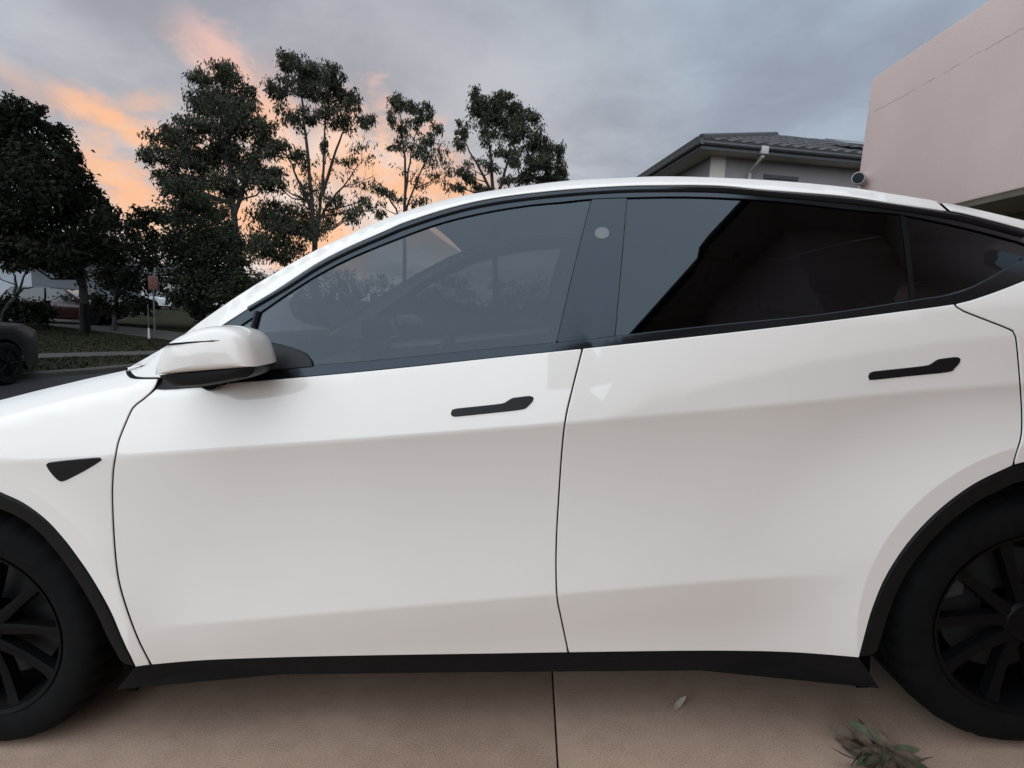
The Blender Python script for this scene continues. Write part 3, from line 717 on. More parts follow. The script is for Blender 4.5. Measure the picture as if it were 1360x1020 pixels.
# paths across the lawn
def strip(name, p, q, w, mat='path', z=ZL_+.012):
    p, q = np.array(p, float), np.array(q, float); t = (q-p)/np.linalg.norm(q-p); n = np.array([-t[1], t[0]])*w/2; k = 24; rows = []
    for i in range(k+1):
        c = p+(q-p)*i/k; j = n*(1+.02*math.sin(i*2.1)); rows.append([(*(c-j), z), (*c, z+.003), (*(c+j), z)])
    tag(recalc(B().grid(rows).build(name, mat)), kind='structure')
d1 = np.array([1.33, 1.78]); d1 /= np.linalg.norm(d1)
p1 = np.array([-10.75, 11.15]); strip('footpath', p1-d1*9, p1+d1*2.6, .95)
p2a, p2b = on_z(112, 432.5, ZL_)[:2], on_z(237, 447, ZL_)[:2]; d2 = (p2b-p2a)/np.linalg.norm(p2b-p2a)
strip('side_street', p2a-d2*22, p2b+d2*4.2, 2.3)

# short grass blades over the lawn that shows
N = 26000; gx = rng.uniform(-20, -8.6, N); gy = rng.uniform(7.5, 22, N)
k1 = np.abs((gx-p1[0])*-d1[1]+(gy-p1[1])*d1[0]) > .55; c2 = (p2a+p2b)/2
k2 = np.abs((gx-c2[0])*-d2[1]+(gy-c2[1])*d2[0]) > 1.25; k3 = gx < np.interp(gy, [q[1] for q in road_far], [q[0] for q in road_far])-.25
gx, gy = gx[k1 & k2 & k3], gy[k1 & k2 & k3]; n = len(gx)
an = rng.uniform(0, 6.28, n); hgt = rng.uniform(.03, .075, n); wd = rng.uniform(.012, .03, n); ln = rng.normal(0, .03, (n, 2))
V = np.zeros((n, 3, 3)); V[:, 0] = np.stack([gx-np.cos(an)*wd, gy-np.sin(an)*wd, np.full(n, ZL_)], 1)
V[:, 1] = np.stack([gx+np.cos(an)*wd, gy+np.sin(an)*wd, np.full(n, ZL_)], 1); V[:, 2] = np.stack([gx+ln[:, 0], gy+ln[:, 1], ZL_+hgt], 1)
def soup(name, V, k, mat, parent=None):
    """V: (n, k, 3) polygons"""
    n = len(V); me = bpy.data.meshes.new(name); me.vertices.add(n*k); me.vertices.foreach_set('co', V.reshape(-1).astype(np.float32))
    me.loops.add(n*k); me.loops.foreach_set('vertex_index', np.arange(n*k, dtype=np.int32)); me.polygons.add(n)
    me.polygons.foreach_set('loop_start', np.arange(0, n*k, k, dtype=np.int32)); me.update(calc_edges=True); me.validate()
    return link(name, me, mat, parent)
tag(soup('grass_blades', V, 3, 'grass'), 'short dark green grass growing beyond the road', 'grass', kind='stuff')

# ------------------------------------------------------------------ own garage and house
def render_wall(name, c, crack=None):
    m, nt, b = new_mat(name); t = nt.nodes.new('ShaderNodeTexCoord'); O = t.outputs['Object']
    big = noise(nt, O, .9, 6, .6); f = noise(nt, O, 90, 4, .65)
    col = mixc(nt, big.sm(.3, .7), tuple(v*.93 for v in c), tuple(v*1.06 for v in c)); col = mixc(nt, f.sm(.35, .7)*0.25, col, tuple(v*.82 for v in c))
    if crack:
        sp = nt.nodes.new('ShaderNodeSeparateXYZ'); nt.links.new(O, sp.inputs[0]); z = X(nt, sp.outputs[2]); y = X(nt, sp.outputs[1])
        wob = noise(nt, combine(nt, 0, y*1.0, 0), 3, 5, .7); gate = noise(nt, combine(nt, 2.0, y*1.0, 5.0), 4.5, 3, .6).sm(.46, .54)
        for zc_ in crack:
            d = (z-zc_-(wob-.5)*0.07).op('ABSOLUTE').sm(.005, .001); col = mixc(nt, d*gate*0.6, col, tuple(v*.3 for v in c))
    nt.links.new(col, b.inputs['Base Color']); b.inputs['Roughness'].default_value = .9; b.inputs['Specular IOR Level'].default_value = .15
    bn = nt.nodes.new('ShaderNodeBump'); bn.inputs['Strength'].default_value = .5; bn.inputs['Distance'].default_value = .006
    nt.links.new((f*0.7+big*0.3).k, bn.inputs['Height']); nt.links.new(bn.outputs[0], b.inputs['Normal']); return m
XW, YF, ZT, ZLN = 2.72, 2.62, 3.235, 2.035
M['pink_wall'] = render_wall('pink_render', (.76, .57, .515), (2.94,))
M['olive'] = prin('olive_board', (.12, .108, .075), .8, nscale=6, namt=.12)
M['dark_metal'] = prin('dark_metal', (.035, .035, .038), .5, nscale=8)
M['door_brown'] = prin('door_brown', (.05, .042, .035), .6, nscale=5)
M['off_white'] = prin('off_white', (.36, .33, .31), .6, nscale=10, namt=.05)
M['pale_soffit'] = prin('pale_soffit', (.48, .42, .37), .8, nscale=4, namt=.06)
M['pane'] = prin('window_pane', (.012, .013, .015), .05, coat=.5)
M['tile'] = prin('roof_tile', (.045, .042, .042), .65, nscale=9, namt=.3, bump=.2, bscale=40)
M['mauve_wall'] = render_wall('mauve_render', (.26, .235, .235))
M['grey_wall'] = render_wall('grey_render', (.30, .31, .33))
M['solar'] = prin('solar_cell', (.015, .018, .035), .12, coat=1)
M['alu'] = prin('aluminium', (.5, .5, .5), .35, metal=1)
gar = thing('garage_house', 'pink rendered garage wall with flat parapet behind the white car tail', 'house', (XW, YF, .2))
def hb(name, lo, hi, mat, parent=gar, bevel=0, base=(XW, YF, .2)):
    return B().box([a-c for a, c in zip(lo, base)], [a-c for a, c in zip(hi, base)]).build(name, mat, parent, smooth=False, bevel=bevel)
wl = B()
for lo, hi in (((XW,-1.25,ZLN),(XW+.42,YF,ZT)), ((XW,2.30,.10),(XW+.42,YF,ZLN-.0005)), ((XW,-1.25,.10),(XW+.42,-.95,ZLN-.0005))):
    wl.box([a-c for a, c in zip(lo, (XW, YF, 0))], [a-c for a, c in zip(hi, (XW, YF, 0))])
w_ = wl.build('wall', 'pink_wall', gar, smooth=False, bevel=.012); w_.location = (0, 0, -.2)
hb('side_wall', (XW+.42,2.32,.10), (8.6,YF-.004,ZT-.3), 'pink_wall'); hb('garage_roof', (XW+.42,-1.2,2.80), (8.6,2.31,2.88), 'dark_metal')
hb('lintel_board', (XW+.012,-.945,ZLN-.035), (XW+.41,2.295,ZLN-.001), 'olive')
rdoor = hb('roller_door', (XW+.40,-.95,.12), (XW+.43,2.30,ZLN-.04), 'door_brown')
for k in range(17):
    hb('door_slat', (XW+.385,-.94,.16+k*.108), (XW+.3995,2.29,.16+k*.108+.10), 'door_brown', rdoor)
for o in rdoor.children: o.parent = rdoor
# two-storey wing beside the garage
WX, WY = .30, -2.60
def prism(name, poly, z0, z1, mat, parent=gar):
    n = len(poly); v = [(x-XW, y-YF, z0-.2) for x, y in poly]+[(x-XW, y-YF, z1-.2) for x, y in poly]
    f = [list(range(n))[::-1], [n+i for i in range(n)]]+[[i, (i+1) % n, n+(i+1) % n, n+i] for i in range(n)]
    return recalc_flat(B().add(v, f).build(name, mat, parent, smooth=False))
def recalc_flat(o):
    bm = bmesh.new(); bm.from_mesh(o.data); bmesh.ops.recalc_face_normals(bm, faces=bm.faces); bm.to_mesh(o.data); bm.free(); return o
foot = [(8.6,WY),(1.75,WY),(WX,WY-2.5),(WX,-12),(8.6,-12)]
eav = [(9.1,WY+.6),(1.45,WY+.6),(WX-.6,WY-2.35),(WX-.6,-12.6),(9.1,-12.6)]
prism('upper_wing', foot, .02, 5.45, 'pink_wall'); hb('link_wall', (XW+.42,WY+.01,.05), (8.6,-1.26,5.44), 'pink_wall')
prism('wing_soffit', eav, 5.452, 5.50, 'pale_soffit')
n5 = len(eav); rf = B(); apex = [(5.2,-6.4,7.3),(5.2,-8.6,7.3)]
rf.add([(x-XW, y-YF, 5.56-.2) for x, y in eav]+[(x-XW, y-YF, z-.2) for x, y, z in apex], [[0,1,5],[1,2,5],[2,3,6,5],[3,4,6],[4,0,5,6]]); recalc_flat(rf.build('wing_roof', 'tile', gar, smooth=False))
B().tube([(x-XW, y-YF, 5.51-.2) for x, y in eav[:4]], .07, 8).build('wing_gutter', 'dark_metal', gar)
for y0, z0, z1 in ((-7.6,3.4,4.7),(-10.6,3.4,4.7),(-7.6,.9,2.2)):
    f_ = hb('window', (WX-.05,y0,z0), (WX-.001,y0+1.8,z1), 'dark_metal')
    hb('pane', (WX-.06,y0+.06,z0+.06), (WX-.051,y0+.87,z1-.06), 'pane', f_); hb('pane', (WX-.06,y0+.93,z0+.06), (WX-.051,y0+1.74,z1-.06), 'pane', f_)
# security camera on the garage corner
sc = on_x(1150, 238, XW)
sec = thing('security_camera', 'small white bullet security camera on the pink wall corner', 'camera', tuple(sc))
a = Vector((-.55, -.80, -.12)).normalized()
B().tube([(0,.02,0),(-.012,.018,0),(-.03,.012,0)], [.055,.055,.04], 20).build('base', 'off_white', sec)
p0 = Vector((-.045,.01,0)); body_ = B().tube([p0-a*.03, p0, p0+a*.015, p0+a*.10, p0+a*.108], [.02,.046,.05,.05,.047], 20).build('housing', 'off_white', sec)
B().tube([p0+a*.1085, p0+a*.112], [.041,.040], 20).build('lens', 'gloss_black', body_)

# ------------------------------------------------------------------ neighbour's tiled house
PC = at_depth(932, 186, 13.0); AN = R(8.5)
nb = thing('neighbour_house', 'dark tiled roof house with mauve walls beyond the white car', 'house', (PC[0], PC[1], 0), AN)
ze = PC[2]; OV = .55
def nbx(name, lo, hi, mat, parent=nb, bevel=0): return B().box(lo, hi).build(name, mat, parent, smooth=False, bevel=bevel)
nbx('wall', (OV,OV,0), (9.5,10,ze-.17), 'mauve_wall')
nbx('soffit', (.05,.05,ze-.17), (10,10.5,ze-.15), 'pale_soffit')
nbx('fascia', (.0,.0,ze-.19), (10,.03,ze), 'dark_metal'); nbx('fascia', (.0,.0305,ze-.19), (.03,10.5,ze), 'dark_metal')
for p_, q_ in (((-.09,-.02),(10,-.02)), ((-.02,-.09),(-.02,10.5))):
    g_ = B().tube([(*p_, ze-.055), (*q_, ze-.055)], .062, 10).build('gutter', 'dark_metal', nb)
tp = math.tan(R(21)); ct = math.cos(R(21)); stt = math.sin(R(21))
RUN = 4.4
rfm = B().add([(-.03,-.03,ze-.02),(10,-.03,ze-.02),(10,RUN,ze-.02+RUN*tp),(RUN,RUN,ze-.02+RUN*tp),(-.03,10.5,ze-.02),(RUN,10.5-RUN*.2,ze-.02+RUN*tp)],[[0,1,2,3],[0,3,5,4]]).build('roof', 'tile', nb, smooth=False)
# one tile: curved barrel pan
tw, tl = .33, .42; rowsT = []
for v_, dzv in ((0, .028), (tl+.06, .004)):
    rowsT.append([(u*tw, v_, dzv+.038*math.sin(math.pi*min(1, u*1.25))**1.0*(u < .8)) for u in np.linspace(0, 1, 9)])
tb_ = B().grid(rowsT); n9 = 9
tb_.add([(u*tw, 0, -.012) for u in np.linspace(0, 1, 9)], [])
for i in range(8): tb_.f.append([18+i, 18+i+1, i+1, i])
t0 = tb_.build('tile', 'tile', rfm); first = True
for k in range(11):
    yy = -.06+k*tl*ct; xs0 = max(yy, 0)+.05
    i = 0
    while xs0+i*tw < 9.2:
        o = t0 if first else t0.copy()
        if not first: COL.objects.link(o); o.parent = rfm
        first = False
        o.location = (xs0+i*tw+.002*((i*7+k*3) % 5), yy, ze+.005+yy*tp+.01); o.rotation_euler = (R(21)+.012*((i*5+k) % 3-1), .01*((i+k*2) % 3-1), 0); i += 1
hipb = B()
for k in range(14):
    q0 = Vector((-.02+k*.31, -.02+k*.31, ze+.05+k*.31*tp)); q1 = q0+Vector((.34,.34,.34*tp+.015)); hipb.tube([q0, q1], [.085, .075], 8)
tag(hipb.build('hip_tiles', 'tile', rfm), kind='stuff')
lt = B()
for k in range(11):
    xx = -.06+k*tl*ct; y0 = max(xx, 0)+.15
    while y0 < 10: lt.box((xx, y0, ze+.0+xx*tp), (xx+tl, y0+.30, ze+.06+(xx+tl*.5)*tp)); y0 += tw
tag(lt.build('side_tiles', 'tile', rfm, smooth=False), kind='stuff')
mtx = Matrix.Rotation(R(21), 4, 'X')
for x0 in (4.35, 6.05):
    sp_ = B().box((0,0,0), (1.65,1.0,.04)).build('solar_panel', 'solar', nb, smooth=False); sp_.location = (x0, .9, ze+.9*tp+.17); sp_.rotation_euler = (R(21), 0, 0)
    fr_ = B()
    for lo, hi in (((-.02,-.02,-.005),(1.67,-.001,.045)), ((-.02,1.001,-.005),(1.67,1.02,.045)), ((-.02,-.0005,-.005),(-.001,1.0005,.045)), ((1.651,-.0005,-.005),(1.67,1.0005,.045))): fr_.box(lo, hi)
    fr_.build('panel_frame', 'alu', sp_, smooth=False)
dpx = 1.55
B().tube([(dpx,-.02,ze-.10),(dpx,-.01,ze-.24),(dpx-.02,.47,ze-.52),(dpx-.02,.49,.2)], .045, 8).build('downpipe', 'off_white', nb)
nbx('rainhead', (dpx-.09,-.10,ze-.20), (dpx+.09,.02,ze-.02), 'off_white', bevel=.01)
def nwin(u0, u1, z1):
    f_ = nbx('window', (u0,OV-.05,z1-1.3), (u1,OV-.002,z1), 'dark_metal'); nbx('pane', (u0+.06,OV-.06,z1-1.24), (u1-.06,OV-.051,z1-.07), 'pane', f_)
nwin(1.95, 2.85, ze-.50); nwin(5.5, 7.2, ze-.62)
pc_ = nbx('pilaster', (OV-.03,OV-.04,0), (OV+.35,OV-.003,ze-.171), 'pale_soffit')

# ================================================================== trees
def leaf_mat(name, c1, c2, scale=1.1):
    m, nt, b = new_mat(name); t = nt.nodes.new('ShaderNodeTexCoord'); f = noise(nt, t.outputs['Object'], scale, 4, .7)
    gi = nt.nodes.new('ShaderNodeNewGeometry'); ri = X(nt, gi.outputs['Random Per Island'])
    c = mixc(nt, (f*0.6+ri*0.4).sm(.3, .7), c1, c2); nt.links.new(c, b.inputs['Base Color'])
    b.inputs['Roughness'].default_value = .7; b.inputs['Specular IOR Level'].default_value = .15
    tr = nt.nodes.new('ShaderNodeBsdfTranslucent'); nt.links.new(c, tr.inputs[0]); mx = nt.nodes.new('ShaderNodeMixShader'); mx.inputs[0].default_value = .25
    nt.links.new(b.outputs[0], mx.inputs[1]); nt.links.new(tr.outputs[0], mx.inputs[2]); nt.links.new(mx.outputs[0], nt.nodes['Material Output'].inputs[0]); return m
M['gum_leaf'] = leaf_mat('gum_leaf', (.028, .029, .017), (.066, .064, .040), .25)
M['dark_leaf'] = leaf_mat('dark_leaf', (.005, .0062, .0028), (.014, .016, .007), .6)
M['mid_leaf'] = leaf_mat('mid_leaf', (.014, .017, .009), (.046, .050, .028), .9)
M['gum_bark'] = prin('gum_bark', (.018, .013, .011), .9, nscale=3, namt=.35)
M['dark_bark'] = prin('dark_bark', (.007, .006, .005), .9, nscale=5, namt=.3)
def leaves(centers, radii, counts, size, droop, rs):
    out = []
    for c, r_, n in zip(centers, radii, counts):
        # sub-clumps make the outline uneven
        ns = max(3, int(n/62)); sc_ = rs.normal(0, 1, (ns, 3)); sc_ /= np.linalg.norm(sc_, axis=1)[:, None]; sc_ *= rs.uniform(.35, 1.0, (ns, 1))**.6
        idx = rs.integers(0, ns, n); d = rs.normal(0, .21, (n, 3)); P = c + (sc_[idx]*.86+d)*r_
        a = rs.uniform(0, 2*np.pi, n); tl_ = rs.uniform(-1, 1, n)
        L = np.stack([np.cos(a)*np.sqrt(1-tl_**2), np.sin(a)*np.sqrt(1-tl_**2), tl_], 1)
        if droop: L[:, 2] = -np.abs(L[:, 2])-droop; L /= np.linalg.norm(L, axis=1)[:, None]
        Wd = np.cross(L, rs.normal(0, 1, (n, 3))); Wd /= np.linalg.norm(Wd, axis=1)[:, None]+1e-9
        s = rs.uniform(.6, 1.35, (n, 1)); l_, w_ = L*size[0]*s, Wd*size[1]*s
        nb_ = np.cross(L, Wd)*size[1]*s*.35
        out.append(np.stack([P, P+l_*.45+w_*.5+nb_, P+l_, P+l_*.45-w_*.5+nb_], 1))
    return np.concatenate(out)
def tree(name, label, cl, D, base_px, lean, stems, leaf, kdens, size, droop, bark, group=None, spread=.9, seed=1, trunk_r=.2, ground=None, twigs=2):
    """cl: foliage masses as (px, py, rx, ry[, density]); stems: list of pixel polylines up the trunk"""
    rs = np.random.default_rng(seed); gzv = ZL_ if ground is None else ground
    bx_ = on_z(*base_px, gzv) if base_px else None
    if bx_ is not None and D is None: D = float((bx_-CW)@fW)
    if bx_ is None:
        q = at_depth(*stems[0][0], D); bx_ = np.array([q[0], q[1], gzv])
    t = thing(name, label, 'tree', tuple(bx_), 0, group)
    s = D/FPX; ctr, rad, cnt = [], [], []
    for q in cl:
        px, py, rx, ry = q[:4]; k = q[4] if len(q) > 4 else 1
        dd = rs.normal(0, spread); c = at_depth(px, py, D+dd); ctr.append(c); rr = np.array([rx*s, rx*s*1.05, ry*s]); rad.append(rr)
        cnt.append(max(8, int(kdens*k*rx*ry)))
        dd2 = rs.normal(0, spread*1.4); ctr.append(at_depth(px+rs.normal(0, rx*.3), py+rs.normal(0, ry*.3), D+dd2)); rad.append(rr*.8); cnt.append(max(6, int(kdens*k*rx*ry*.35)))
    base_n = len(ctr)
    if droop > .3:
        for i in range(0, base_n, 2):
            for j in range(i+2, base_n, 2):
                dd = np.linalg.norm(ctr[i]-ctr[j]); lim = 2.0*(rad[i][0]+rad[j][0])
                if dd < lim and rs.random() < .28:
                    m_ = (ctr[i]+ctr[j])/2+rs.normal(0, .25, 3)*rad[i]; ctr.append(m_); rad.append((rad[i]+rad[j])*.45); cnt.append(int(.12*(cnt[i]+cnt[j])/2)+4)
    V = leaves(ctr, rad, cnt, size, droop, rs) - bx_
    ctr, rad = ctr[:base_n], rad[:base_n]
    soup('crown', V, 4, leaf, t)
    tb = B(); nodes = []
    for si, st in enumerate(stems):
        pts = [at_depth(*p_, D+rs.normal(0, .15*spread)) for p_ in st]
        if si == 0: pts[0] = bx_+np.array([0, 0, -.1])
        P = [pts[0]+(pts[0]*0)] ; P = []
        for i in range(len(pts)-1):
            for k in range(5):
                u = k/5; P.append(pts[i]*(1-u)+pts[i+1]*u+rs.normal(0, .02*s*FPX/20, 3)*(k > 0))
        P.append(pts[-1]); r0 = trunk_r*(1 if si == 0 else .55); n = len(P)
        rr = [r0*(1-.82*i/(n-1)) for i in range(n)]
        tb.tube([tuple(p_-bx_) for p_ in P], rr, 8); nodes += [(p_, r_) for p_, r_ in zip(P, rr)]
    zcr = min(c[2]-r_[2] for c, r_ in zip(ctr, rad)); zmin_ = bx_[2]+.75*(max(zcr, bx_[2]+.8)-bx_[2])
    nodes = [n_ for n_ in nodes if n_[0][2] > zmin_] or nodes
    np_ = np.array([n_[0] for n_ in nodes])
    for c, r_ in zip(ctr, rad):
        ok = np_[:, 2] < c[2]-.30*np.linalg.norm(c-np_, axis=1)
        if not ok.any(): continue
        dist = np.where(ok, np.linalg.norm(np_-c, axis=1), 1e9); j = int(np.argmin(dist)); a_ = np_[j]; r1 = min(nodes[j][1]*.6, .02+.018*dist[j])
        mid = (a_+c)/2+np.array([0, 0, -.10*dist[j]])+rs.normal(0, .05*dist[j], 3)
        tb.tube([tuple(a_-bx_), tuple(mid-bx_), tuple(c-bx_), tuple(c+np.array([0, 0, r_[2]*.6])-bx_)], [r1, r1*.7, r1*.45, r1*.15], 5)
        for _ in range(twigs):
            e = c+rs.normal(0, .6, 3)*r_; tb.tube([tuple((mid+c)/2-bx_), tuple((c+e)/2+np.array([0, 0, .05])-bx_), tuple(e-bx_)], [r1*.35, r1*.25, r1*.1], 4)
    tb.build('trunk', bark, t)
    return t
GUM = 'tall gum trees behind the side street'
A = [(298,100,25,19),(266,104,18,15),(276,134,30,22),(310,138,22,20),(327,128,14,18,.8),(340,140,10,8,.6),(258,170,24,14),(300,164,27,16),(344,170,20,20),(326,160,14,10,.7),(221,184,28,16),(203,204,20,14),(240,205,32,18),(272,214,30,14,.8),(312,204,28,20),(360,197,16,14,.7),(332,230,28,18,.8),(226,232,22,13,.8),(298,243,32,16),(362,236,20,14,.7),(345,215,18,14,.6),(225,172,10,8),(245,245,30,18)]
tree('gum_tree', 'broad dark gum tree, leftmost of the tall gums', A, 40, None, 0, [[(316,420),(312,300),(304,200),(297,110)],[(310,290),(330,230),(345,165)],[(308,270),(275,225),(225,190)],[(304,220),(285,165),(266,110)]], 'gum_leaf', 2.1, (.31,.10), .5, 'gum_bark', GUM, 1.1, 11, .32)
Bc = [(383,79,18,14),(398,92,18,14),(419,93,22,16),(443,98,14,14),(371,114,20,16),(405,112,22,14),(436,118,24,14),(464,133,16,16),(489,160,13,13,.7),(382,149,20,13,.7),(408,154,18,12,.8),(461,163,24,13,.7),(436,146,15,12,.6),(476,150,12,10,.5),(380,195,22,14,.5),(398,213,14,14,.5),(359,238,22,18,.6),(432,195,10,14,.4),(458,216,18,12,.3),(383,294,34,24,.75),(357,285,27,24,.8),(420,300,28,20,.6),(468,283,20,16,.45),(486,270,14,12,.4),(443,266,20,15,.45),(345,330,26,22,.9),(375,330,30,20,.8),(480,200,22,16,.12),(495,235,22,18,.12),(410,250,30,20,.25),(365,190,14,12,.6),(345,195,14,14,.5)]
tree('gum_tree', 'tallest gum tree with bare forked stems under high leaf clumps', Bc, 42, None, 0, [[(421,420),(418,330),(414,265),(406,180),(396,90)],[(420,320),(428,250),(431,180),(440,105)],[(417,285),(395,238),(374,190)],[(428,260),(446,200),(468,145)],[(417,300),(440,268),(480,215)]], 'gum_leaf', 2.1, (.31,.10), .7, 'gum_bark', GUM, .9, 12, .27, twigs=3)
Cc = [(528,134,16,13),(546,139,16,12),(564,149,16,13),(581,170,11,12,.6),(518,155,10,13,.7),(532,178,14,11,.7),(567,181,14,10,.7),(528,195,14,10,.6),(563,206,14,10,.6),(546,163,14,10,.6),(551,190,18,10,.3),(585,195,12,12,.25),(512,250,16,13,.45),(524,262,12,10,.3),(556,230,24,20,.15),(590,235,20,20,.2),(500,280,16,14,.4),(575,215,18,16,.2),(548,268,26,14,.25)]
tree('gum_tree', 'slim sparse gum tree against the orange glow', Cc, 44, None, 0, [[(537,400),(537,290),(538,210),(530,140)],[(537,270),(546,200),(562,152)],[(537,285),(560,225),(582,178)],[(537,300),(516,262),(500,240)]], 'gum_leaf', 1.9, (.31,.10), .8, 'gum_bark', GUM, .7, 13, .18, twigs=4)
Dc = [(634,132,16,12),(650,138,12,10),(666,132,16,12),(687,142,16,14),(701,156,16,14),(638,149,18,13),(659,160,20,16),(683,174,22,16),(715,181,16,16),(613,171,9,13,.8),(612,187,10,14,.8),(645,181,14,12,.7),(733,202,16,16),(747,223,11,16),(690,209,16,14,.8),(719,216,18,16),(666,199,12,12,.7),(616,223,12,12,.7),(630,238,16,9,.6),(676,238,18,9,.7),(708,233,22,11),(609,248,12,8,.6),(735,236,18,12),(650,215,20,14,.3),(640,255,24,10,.5),(690,255,26,10,.7)]
tree('gum_tree', 'rounded gum tree sloping down to the roof line of the white car', Dc, 43, None, 0, [[(662,400),(657,290),(653,215),(640,140)],[(658,270),(676,205),(684,150)],[(659,280),(702,230),(730,200)],[(656,260),(632,215),(614,180)]], 'gum_leaf', 2.3, (.31,.10), .6, 'gum_bark', GUM, .9, 14, .24, twigs=3)
Ec = [(10,150,30,22),(52,150,14,12),(66,176,24,20),(24,185,40,30),(92,205,20,18),(60,225,45,34),(104,236,22,22),(14,250,45,40),(80,270,42,30),(122,262,18,18),(138,285,14,16),(40,300,50,34),(110,300,36,26),(0,320,30,26),(70,332,52,24),(128,322,26,20),(30,345,28,14),(-25,200,40,40),(-30,290,45,45),(95,352,34,16),(135,345,26,20)]
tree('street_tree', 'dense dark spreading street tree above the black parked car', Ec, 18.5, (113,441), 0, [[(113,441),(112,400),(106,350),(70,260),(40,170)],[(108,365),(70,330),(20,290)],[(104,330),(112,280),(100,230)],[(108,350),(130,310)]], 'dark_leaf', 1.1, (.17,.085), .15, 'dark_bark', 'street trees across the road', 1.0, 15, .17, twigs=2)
tree('leaning_tree', 'bare low branches of a small tree before the pale far house', [(15,352,26,10,.6),(-20,345,30,16),(40,345,20,10,.5)], 17, (0,436), 0, [[(0,436),(10,408),(24,390),(36,355)],[(14,402),(30,384),(45,381)],[(20,392),(20,370),(14,350)]], 'dark_leaf', .6, (.15,.07), .1, 'dark_bark', None, .5, 16, .09, twigs=1)
Fc = [(165,300,34,22),(190,290,22,18),(150,330,30,24),(185,335,30,24),(150,372,34,24),(190,372,28,22),(168,398,28,18),(188,404,14,14),(198,318,16,18),(140,400,20,14,.7)]
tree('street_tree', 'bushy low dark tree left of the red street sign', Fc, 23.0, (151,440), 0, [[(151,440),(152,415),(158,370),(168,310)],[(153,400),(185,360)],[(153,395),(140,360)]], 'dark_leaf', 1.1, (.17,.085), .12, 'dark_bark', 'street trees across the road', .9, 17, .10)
F2 = [(250,262,34,20),(285,275,28,20),(228,285,26,20),(262,300,40,26),(302,312,22,24),(240,325,34,26),(282,335,38,28),(312,345,18,22),(250,362,36,24),(292,372,34,24),(262,392,30,18),(238,395,16,14),(300,398,24,16),(275,415,24,14),(320,375,14,20,.8),(232,250,16,12,.8)]
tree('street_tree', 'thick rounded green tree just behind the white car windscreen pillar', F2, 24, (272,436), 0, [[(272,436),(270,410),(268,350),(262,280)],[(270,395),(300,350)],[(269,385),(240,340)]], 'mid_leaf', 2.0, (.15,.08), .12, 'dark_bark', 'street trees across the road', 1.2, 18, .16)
# low understorey seen through the car windows and below the gums
U = [(345,372,24,20),(380,375,28,18),(420,370,30,20,.7),(330,395,20,16),(455,372,26,18,.6),(495,378,26,16,.6)]
tree('understorey_tree', 'low scrubby tree at the foot of the tall gums', U, 34, None, 0, [[(400,425),(398,395),(390,372)],[(399,400),(440,375)],[(399,405),(350,380)]], 'gum_leaf', .7, (.22,.09), .1, 'gum_bark', 'scrub under the tall gums', 1.5, 19, .1)
U2 = [(560,385,36,20),(610,382,36,22),(665,385,36,20),(720,390,40,20),(780,392,34,18)]
tree('understorey_tree', 'long low scrub seen through the front door window', U2, 36, None, 0, [[(640,430),(640,400),(610,382)],[(640,405),(700,388)]], 'gum_leaf', .6, (.24,.1), .1, 'gum_bark', 'scrub under the tall gums', 1.5, 20, .1)

# far-off wood along the horizon
rs = np.random.default_rng(77); cc, rr_, nn_ = [], [], []
for a_ in np.arange(-62, 34, .55):
    D_ = 95+rs.uniform(-8, 14); h_ = 2.2+1.6*rs.random()+1.2*math.sin(a_*.21)+.9*math.sin(a_*.57+1)
    c_ = np.array([math.sin(R(a_))*D_, math.cos(R(a_))*D_-2.3, -.4]); cc.append(c_+np.array([0, 0, h_*.5])); rr_.append(np.array([1.2, 1.2, h_*.62])); nn_.append(150)
V = leaves(cc, rr_, nn_, (.55,.35), 0, rs); tag(soup('distant_wood', V, 4, 'gum_leaf'), 'low dark belt of distant trees along the horizon', 'woodland', kind='stuff')

# ================================================================== street things
M['sign_red'] = prin('sign_face', (.11, .038, .028), .55, nscale=30, namt=.25)
M['sign_dark'] = prin('sign_mark', (.09, .03, .025), .6)
M['galv'] = prin('galvanised', (.06, .055, .05), .5, nscale=12)
M['post_white'] = prin('post_white', (.40, .40, .39), .6)
sb_ = on_z(206, 449, ZL_); Ds = float((sb_-CW)@fW)
sg = thing('street_sign', 'small red-brown street sign plate on a thin metal pole', 'sign', tuple(sb_))
top_ = at_depth(208, 367, Ds)-sb_
B().tube([(0,0,-.1),(0,0,top_[2]-.02)], .028, 10).build('pole', 'galv', sg)
yv = math.atan2(CW[1]-sb_[1], CW[0]-sb_[0]); pl = B().box((-.145,-.006,top_[2]-.47),(.145,.006,top_[2])).build('plate', 'sign_red', sg, smooth=False, bevel=.004); pl.rotation_euler = (0, 0, yv+math.pi/2+.15); pl.location = (.03*math.cos(yv), .03*math.sin(yv), 0)
mk = B()
for zz, ww in ((.08,.09),(.16,.07),(.30,.10),(.38,.06)): mk.box((-ww,-.009,top_[2]-zz-.025),(ww,-.0065,top_[2]-zz+.02))
mk.build('faded_marks', 'sign_dark', pl, smooth=False); 
pb = on_z(198, 450, ZL_); dp = float((pb-CW)@fW)
ps = thing('marker_post', 'thin grey post with a white foot beside the red street sign', 'post', tuple(pb))
B().tube([(0,0,-.05),(0,0,.36)], [.035,.03], 10).build('white_sleeve', 'post_white', ps); B().tube([(0,0,.3605),(0,0,1.15)], .016, 8).build('rod', 'galv', ps)

